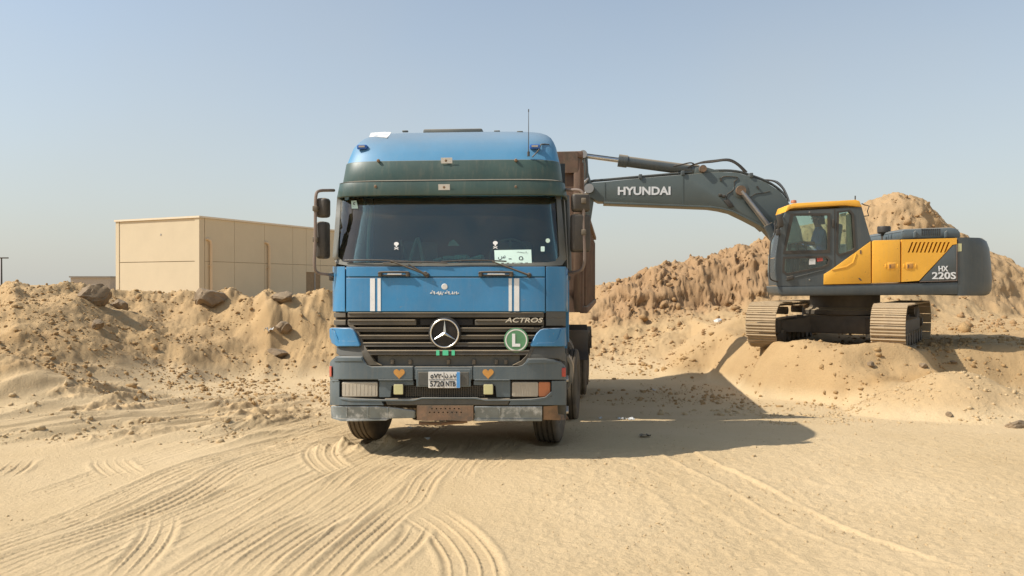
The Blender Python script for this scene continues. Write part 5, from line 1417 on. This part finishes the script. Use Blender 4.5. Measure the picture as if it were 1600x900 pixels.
# ------------------------------------------------------------------ the driver in the excavator cab
def person():
    root = thing("person", "person in a blue shirt and dark head cloth sitting at the excavator controls", "person", EC, math.pi - EA)
    hipx, hipy, hipz = sx + .02, sy, z_f + .62
    J = {}
    def j(n, p, r): J[n] = (Vector(p), r)
    X, Y, Z = hipx, hipy, hipz
    j('pelvis', (X, Y, Z), .15); j('belly', (X + .0, Y, Z + .18), .135); j('chest', (X + .02, Y, Z + .36), .155); j('neck0', (X + .04, Y, Z + .50), .085)
    j('neck', (X + .06, Y, Z + .57), .055); j('jaw', (X + .085, Y, Z + .64), .075); j('skull', (X + .075, Y, Z + .73), .098); j('top', (X + .07, Y, Z + .80), .07)
    for s in (-1, 1):
        j(f'hip{s}', (X + .06, Y + s * .10, Z - .02), .105); j(f'knee{s}', (X + .46, Y + s * .13, Z + .02), .072); j(f'calf{s}', (X + .50, Y + s * .13, Z - .22), .058)
        j(f'ank{s}', (X + .52, Y + s * .13, Z - .44), .042); j(f'toe{s}', (X + .70, Y + s * .14, Z - .49), .035)
        j(f'sh{s}', (X + .03, Y + s * .19, Z + .44), .068); j(f'elb{s}', (X + .10, Y + s * .235, Z + .19), .047); j(f'wr{s}', (X + .36, Y + s * .25, Z + .21), .031)
        j(f'palm{s}', (X + .42, Y + s * .255, Z + .22), .030)
    ed = [('pelvis', 'belly'), ('belly', 'chest'), ('chest', 'neck0'), ('neck0', 'neck'), ('neck', 'jaw'), ('jaw', 'skull'), ('skull', 'top')]
    for s in (-1, 1):
        ed += [('pelvis', f'hip{s}'), (f'hip{s}', f'knee{s}'), (f'knee{s}', f'calf{s}'), (f'calf{s}', f'ank{s}'), (f'ank{s}', f'toe{s}'), ('chest', f'sh{s}'), (f'sh{s}', f'elb{s}'), (f'elb{s}', f'wr{s}'), (f'wr{s}', f'palm{s}')]
        for k, (dy, ln) in enumerate(((-.026, .060), (-.009, .070), (.009, .066), (.026, .052))):
            b0 = J[f'palm{s}'][0] + Vector((.022, dy, .005))
            j(f'f{s}{k}a', b0, .0095); j(f'f{s}{k}b', b0 + Vector((ln * .55, 0, .004)), .0085); j(f'f{s}{k}c', b0 + Vector((ln * .75, 0, -ln * .35)), .0075)
            ed += [(f'palm{s}', f'f{s}{k}a'), (f'f{s}{k}a', f'f{s}{k}b'), (f'f{s}{k}b', f'f{s}{k}c')]
        t0 = J[f'palm{s}'][0] + Vector((-.01, -s * .034, .0)); j(f't{s}a', t0, .011); j(f't{s}b', t0 + Vector((.035, -s * .012, -.012)), .009)
        ed += [(f'palm{s}', f't{s}a'), (f't{s}a', f't{s}b')]
    names = list(J); me = bpy.data.meshes.new("body")
    me.from_pydata([J[n][0] for n in names], [(names.index(a), names.index(b)) for a, b in ed], [])
    o = bpy.data.objects.new("body", me); COL.objects.link(o)
    sk = o.modifiers.new("skin", 'SKIN'); o.modifiers.new("smooth", 'SUBSURF').levels = 2
    for i, n in enumerate(names):
        v = me.skin_vertices[0].data[i]; v.radius = (J[n][1],) * 2; v.use_root = n == 'pelvis'
    dg = bpy.context.evaluated_depsgraph_get(); dg.update()
    m2 = bpy.data.meshes.new_from_object(o.evaluated_get(dg)); bpy.data.objects.remove(o)
    m2.name = "body"; m2.materials.clear()
    for k in ('skin', 'shirt', 'trouser'): m2.materials.append(M[k])
    for p in m2.polygons:
        c = p.center
        p.use_smooth = True
        arm = abs(c.y - Y) > .215
        if c.z > Z + .53: p.material_index = 0
        elif arm and c.x > X + .20: p.material_index = 0
        elif c.z > Z + .06 and c.x < X + .34: p.material_index = 1
        elif c.z > Z + .12: p.material_index = 1
        else: p.material_index = 2
    body = link("body", m2, None, root)
    hd = J['skull'][0]
    B().lathe([(0, .015), (.008, .01), (.011, 0), (0, -.004)], Matrix.Translation(hd + Vector((.085, .032, -.02))) @ Matrix.Rotation(R(90), 4, 'Y'), 8).lathe([(0, .015), (.008, .01), (.011, 0), (0, -.004)], Matrix.Translation(hd + Vector((.085, -.032, -.02))) @ Matrix.Rotation(R(90), 4, 'Y'), 8).build("eyes", M['hair'], root)
    B().loft([[hd + Vector((.095 + a, b, -.02 - c)) for a, b, c in ((0, -.006, -.02), (0, .006, -.02), (.004, .014, .028), (.004, -.014, .028))], [hd + Vector((.112, b, -.035)) for b in (-.004, .004, .008, -.008)]]).build("nose", M['skin'], root)
    B().box(hd + Vector((.082, 0, -.085)), (.02, .05, .010), bev=.004).build("mouth", M['skin'], root)
    for s in (-1, 1): B().box(hd + Vector((-.005, s * .095, -.03)), (.04, .018, .062), bev=.008).build("ear", M['skin'], root)
    # wrapped head cloth
    hc = B()
    rings = []
    for z_, r_, dx in ((-.14, .118, -.035), (-.05, .125, -.022), (.02, .124, -.012), (.07, .108, -.008), (.105, .07, -.006), (.118, .015, -.005)):
        rings.append([hd + Vector((dx + r_ * math.cos(a) * (1 if math.cos(a) < 0 or z_ > 0 else .25), r_ * math.sin(a) * .95, z_)) for a in np.linspace(0, 2 * math.pi, 20, endpoint=False)])
    hc.loft(rings).build("head_cloth", M['hair'], root, smooth=60)
person()

# ------------------------------------------------------------------ the cream warehouse
def building():
    th = R(25)
    cx, cy = (312 - 800) / F * 45.0, 45.0
    root = thing("warehouse", "plain cream flat-roofed building behind the left sand berm with two wall pipes", "building", (cx, cy, 0), 0)
    Lx, Ly = Vector((-math.cos(th), math.sin(th), 0)), Vector((math.sin(th), math.cos(th), 0))
    HB = H + (HZ - 337.3) * 45 / F
    def P(l, r, z): return Lx * l + Ly * r + Vector((0, 0, z))
    LL, RR, ZM = 7.1, 26.0, H + (HZ - 408) * 45 / F
    def slab(b, l0, l1, r0, r1, z0, z1):
        v = [P(l, r, z) for z in (z0, z1) for l, r in ((l0, r0), (l1, r0), (l1, r1), (l0, r1))]
        b.add(v, [(3, 2, 1, 0), (4, 5, 6, 7), (0, 1, 5, 4), (1, 2, 6, 5), (2, 3, 7, 6), (3, 0, 4, 7)]); return b
    slab(B(), 0.02, LL - .02, .02, RR, -.5, HB - .05).build("core", M['joint'], root, smooth=0)
    # lit end wall: lower and upper panels with a recessed joint, and slim corner piers
    for z0, z1 in ((-.5, ZM - .02), (ZM + .02, HB - .12)):
        slab(B(), .36, LL - .30, -.03, .25, z0, z1).build("wall_panel", M['wall'], root, smooth=0)
    slab(B(), -.03, .33, -.06, .33, -.5, HB - .12).build("corner_pier", M['wall'], root, smooth=0)
    slab(B(), LL - .27, LL + .03, -.06, .33, -.5, HB - .12).build("corner_pier", M['wall'], root, smooth=0)
    # long shaded wall, panels between pilaster joints, doorway near the lorry
    xs = [.36, 2.6, 4.35, 7.0, 9.05, 11.6, 14.5, 18.0, 22.0, RR]
    def r_at(px):
        d = (px - 800) / F
        return (d * cy - cx) / (Ly.x - d * Ly.y)
    rs = [.36] + [r_at(p) for p in (366, 413, 457)] + [r_at(478), r_at(500) + 0, 17, 21, RR]
    dz = H + (HZ - 425) * (cy + Ly.y * rs[4]) / F
    for i in range(len(rs) - 1):
        a, c = rs[i] + .012, rs[i + 1] - .012
        for z0, z1 in ((-.5, ZM - .012), (ZM + .012, HB - .12)):
            if i == 4 and z0 < 0: z0 = min(dz, ZM - .4)
            slab(B(), -.03, .25, a, c, z0, z1).build("wall_panel", M['wall'], root, smooth=0)
    slab(B(), .20, .26, rs[4], rs[5], -.5, dz).build("door_leaf", M['shutter'], root, smooth=0)
    slab(B(), -.02, .2, rs[4] + .9, rs[4] + 1.0, -.5, dz).build("door_jamb", M['shutter'], root, smooth=0)
    slab(B(), -.10, LL + .10, -.12, .28, HB - .11, HB).build("coping", M['coping'], root, smooth=0)
    slab(B(), -.10, .28, .285, RR, HB - .11, HB).build("coping", M['coping'], root, smooth=0)
    slab(B(), .28, LL, .28, RR, HB - .6, HB - .5).build("roof", M['coping'], root, smooth=0)
    for px, py in ((327, 377), (418, 382)):
        r = r_at(px); zt = H + (HZ - py) * (cy + Ly.y * r) / F
        pp = B().tube([P(.02, r - .25, zt + .12), P(-.12, r - .22, zt + .12), P(-.16, r - .05, zt + .02), P(-.16, r, zt - .2), P(-.16, r, -.5)], .085, 10)
        pp.build("downpipe", M['pipe'], root)
        for z_ in (1.2, 3.0): slab(B(), -.26, -.03, r - .11, r + .11, z_, z_ + .06).build("pipe_bracket", M['pipe'], root)
    slab(B(), 3.22, 3.12, -.045, -.02, H + (HZ - 367) * 45.6 / F, H + (HZ - 364) * 45.6 / F).build("wall_vent", M['shutter'], root, smooth=0)
building()
# long low shed on the horizon, and a far lamp post
sh_ = thing("far_shed", "long low flat building far off between lamp post and cream warehouse", "shed", (-64.9, 120, 0), R(4))
B().box((0, 0, 1.5), (5.8, 6, 3.0)).build("wall", M['farwall'], sh_)
B().box((0, 0, 3.12), (6.1, 6.4, .22)).build("roof", M['shutter'], sh_)
lp = thing("street_lamp", "thin dark lamp post standing far off at the left edge", "street lamp", ((2.5 - 800) / F * 62, 62, 0))
B().tube([(0, 0, -.3), (0, 0, H + (HZ - 403) * 62 / F)], [.08, .05], 8).build("pole", M['black'], lp)
B().box((.0, 0, H + (HZ - 403) * 62 / F), (1.1, .16, .10), bev=.03).build("lamp_head", M['black'], lp)

# ------------------------------------------------------------------ boulders, litter, clods
def boulder(name, px, py, w, h, label, seed, cat="boulder", group=None, m='boulder', sink=.25, d=None):
    x, y, z = on_ground(px, py)
    s = y / F
    b = bmesh.new(); bmesh.ops.create_icosphere(b, subdivisions=4, radius=1)
    r_ = random.Random(seed)
    planes = [(Vector((r_.gauss(0, 1), r_.gauss(0, 1), r_.gauss(0, 1))).normalized(), r_.uniform(.55, .85)) for _ in range(14)]
    co = np.array([v.co[:] for v in b.verts])
    n1 = fbm(co[:, 0] * 2.2 + seed, co[:, 1] * 2.2 + co[:, 2] * 1.7, 3, seed)
    n2 = fbm(co[:, 0] * 7 + co[:, 2] * 5, co[:, 1] * 7 - co[:, 2] * 4 + seed, 3, seed + 9)
    for i, v in enumerate(b.verts):
        p = v.co.copy()
        for n_, dd in planes:
            t = p.dot(n_) - dd
            if t > 0: p -= n_ * t * .9
        p *= 1 + .16 * n1[i] + .07 * n2[i]
        v.co = Vector((p.x * w * s / 1.5, p.y * (d or w * .8) * s / 1.5, p.z * h * s / 1.5))
    o = B().bm(b).build(name, M[m], None, smooth=28); b.free()
    o.location = (x, y, z + h * s * (.5 - sink)); o.rotation_euler = (r_.uniform(-.2, .2), r_.uniform(-.3, .3), r_.uniform(0, 3))
    return tag(o, label, cat, group)
boulder("boulder", 147, 472, 50, 32, "largest brown boulder, on the berm left of the cream building", 3)
boulder("boulder", 187, 482, 24, 18, "small boulder just right of the largest boulder on the left berm", 5)
boulder("boulder", 326, 474, 44, 30, "wide brown boulder on the berm below the corner of the cream building", 8)
boulder("boulder", 443, 518, 26, 17, "brown rock low on the berm beside the white litter", 12)
boulder("boulder", 441, 470, 34, 16, "flat crumbly lump near the berm crest left of the lorry mirror", 15, m='boulder')
boulder("boulder", 433, 556, 26, 14, "pale rock at the foot of the berm left of the lorry", 21)
boulder("boulder", 152, 511, 22, 14, "crumbly lump halfway down the left berm below the largest boulder", 23)
boulder("boulder", 1490, 569, 0.1 + 9, 6, "small stone on the slope just above the small sand cone", 31, cat="stone")
boulder("boulder", 1360, 572, 13, 8, "stone on the bench slope below the excavator's right track", 33, cat="stone")
boulder("boulder", 1443, 574, 12, 8, "stone on the slope between right track and small sand cone", 35, cat="stone")
boulder("boulder", 1484, 650, 9, 7, "stone at the foot of the small sand cone", 37, cat="stone")
boulder("boulder", 1590, 668, 28, 13, "dark crumbly lump at the right edge beside the small sand cone", 39, cat="boulder")
boulder("boulder", 1122, 503, 11, 6, "pale flat stone on the spoil ridge left of the excavator track", 41, cat="stone", m='litter')
def litter(px, py, w, label, seed, h=.06):
    x, y, z = on_ground(px, py); r_ = random.Random(seed); s = y / F
    b = B(); n = 6; pts = [[Vector(((i / (n - 1) - .5) * w * s, (k / 3 - .5) * w * s * .7, r_.uniform(0.0, h))) for i in range(n)] for k in range(4)]
    b.loft(pts, cap=False, closed=False)
    o = b.build("litter", M['litter'], None, smooth=0)
    md = o.modifiers.new("skin", 'SOLIDIFY'); md.thickness = .004
    o.location = (x, y, z + .005); o.rotation_euler = (0, 0, r_.uniform(-.6, .6))
    return tag(o, label, "litter", kind="thing")
litter(421, 519, 14, "crumpled white plastic on the left berm beside a brown rock", 1, .12)
litter(938, 655, 6, "tiny white scrap in the lorry shadow, nearest the rear tyre", 2, .03)
litter(970, 656, 9, "small white scrap in the lorry shadow, middle one of three", 3, .03)
litter(985, 656, 12, "white scrap in the lorry shadow at the lit strip's end", 4, .03)
litter(1008, 683, 16, "dark flat scrap lying in the cab's shadow", 5, .03).data.materials[0] = M['black']
litter(668, 688, 8, "white pebble-like scrap in front of the lorry between its wheels", 6, .03)
litter(640, 670, 8, "scrap of white paper by the lorry's steered front wheel", 7, .03)
litter(1022, 611, 6, "white scrap at the far edge of the lorry shadow", 8, .04)

def clods():
    """loose lumps of sand over heaps, bench and churned ground: one mesh"""
    b = bmesh.new(); bmesh.ops.create_icosphere(b, subdivisions=1, radius=1)
    bv = np.array([v.co[:] for v in b.verts]); bf = np.array([[v.index for v in f.verts] for f in b.faces]); b.free()
    xs, ys, rs = [], [], []
    def scatter(n, pxa, pxb, ya, yb, lo, hi, thr, sc=1.2, seed=0):
        px = rng.uniform(pxa, pxb, n); y = rng.uniform(ya, yb, n); x = (px - 800) / F * y
        k = fbm(x / sc, y / sc, 3, seed) + rng.uniform(-.25, .25, n) > thr
        x, y = x[k], y[k]
        r = lo * (hi / lo) ** (rng.uniform(0, 1, len(x)) ** 3.0)
        xs.append(x); ys.append(y); rs.append(r)
    scatter(13000, -250, 560, 12.6, 22.5, .012, .060, -.04, 1.3, 301)      # left berm
    scatter(130, -250, 560, 14.0, 21.5, .06, .13, .15, 1.2, 302)
    scatter(5500, 880, 1300, 17, 26, .014, .075, .04, 1.2, 303)         # pit face
    scatter(45, 900, 1300, 17.5, 24, .08, .17, .05, 1.2, 312)
    scatter(90, 940, 1260, 21.5, 25.5, .08, .20, .0, 1.2, 314)           # broken crust of the cut bank
    scatter(5000, 1300, 1750, 12.5, 26, .014, .08, .0, 1.4, 304)
    scatter(60, 1300, 1750, 17, 25, .08, .18, .05, 1.2, 313)
    scatter(3500, 1000, 1700, 11.5, 16.5, .010, .060, 0.0, 1.0, 305)      # bench and its foot
    scatter(2600, 1180, 1750, 10.2, 12.2, .008, .04, .10, .7, 306)
    scatter(3600, -200, 520, 8.6, 13.5, .010, .055, .15, .8, 307)         # churned strip
    scatter(1500, -200, 900, 6.0, 9.0, .005, .014, .22, .6, 308)
    scatter(6500, 780, 1750, 4.9, 11, .004, .011, .0, .7, 309)            # trampled right
    scatter(500, 780, 1750, 5.5, 11, .008, .020, .1, .7, 310)
    scatter(500, 900, 1200, 13.0, 15.5, .012, .06, .0, .7, 311)
    x, y, r = (np.concatenate(v) for v in (xs, ys, rs))
    tx, ty = (x + .65) * ca - (y - 8) * sa, (x + .65) * sa + (y - 8) * ca
    keep = ~((np.abs(tx) < 1.4) & (ty > .2) & (ty < 7.5) & (r > .03))
    x, y, r = x[keep], y[keep], r[keep]
    z = terrain(x, y)[0]
    n = len(x)
    s = r[:, None, None] * (rng.uniform(.6, 1.35, (n, 1, 3))) * np.array([1, 1, .8]) * rng.uniform(.5, 1.25, (n, len(bv), 1))
    a = rng.uniform(0, 6.28, n); c_, s_ = np.cos(a)[:, None], np.sin(a)[:, None]
    v = bv[None] * s
    vx = v[..., 0] * c_ - v[..., 1] * s_ + x[:, None]; vy = v[..., 0] * s_ + v[..., 1] * c_ + y[:, None]; vz = v[..., 2] + (z + r * .15)[:, None]
    co = np.stack([vx, vy, vz], -1).reshape(-1, 3).astype(np.float32)
    f = (bf[None] + (np.arange(n) * len(bv))[:, None, None]).reshape(-1, 3).astype(np.int32)
    me = bpy.data.meshes.new("clods"); me.vertices.add(len(co)); me.vertices.foreach_set("co", co.ravel())
    me.loops.add(f.size); me.loops.foreach_set("vertex_index", f.ravel()); me.polygons.add(len(f))
    me.polygons.foreach_set("loop_start", np.arange(0, f.size, 3, dtype=np.int32)); me.polygons.foreach_set("loop_total", np.full(len(f), 3, np.int32))
    me.update(calc_edges=True)
    at = me.color_attributes.new("soil", 'FLOAT_COLOR', 'POINT')
    w = np.repeat((y > 12.5).astype(np.float32) * .8 + .15, len(bv)); at.data.foreach_set("color", np.stack([w, np.repeat(((y > 19) & (x > 2)).astype(np.float32) * .45, len(bv)), 0 * w, 1 + 0 * w], 1).astype(np.float32).ravel())
    o = link("clods", me, M['sand']); tag(o, "loose sand clods strewn over heaps and ground", kind='stuff')
clods()
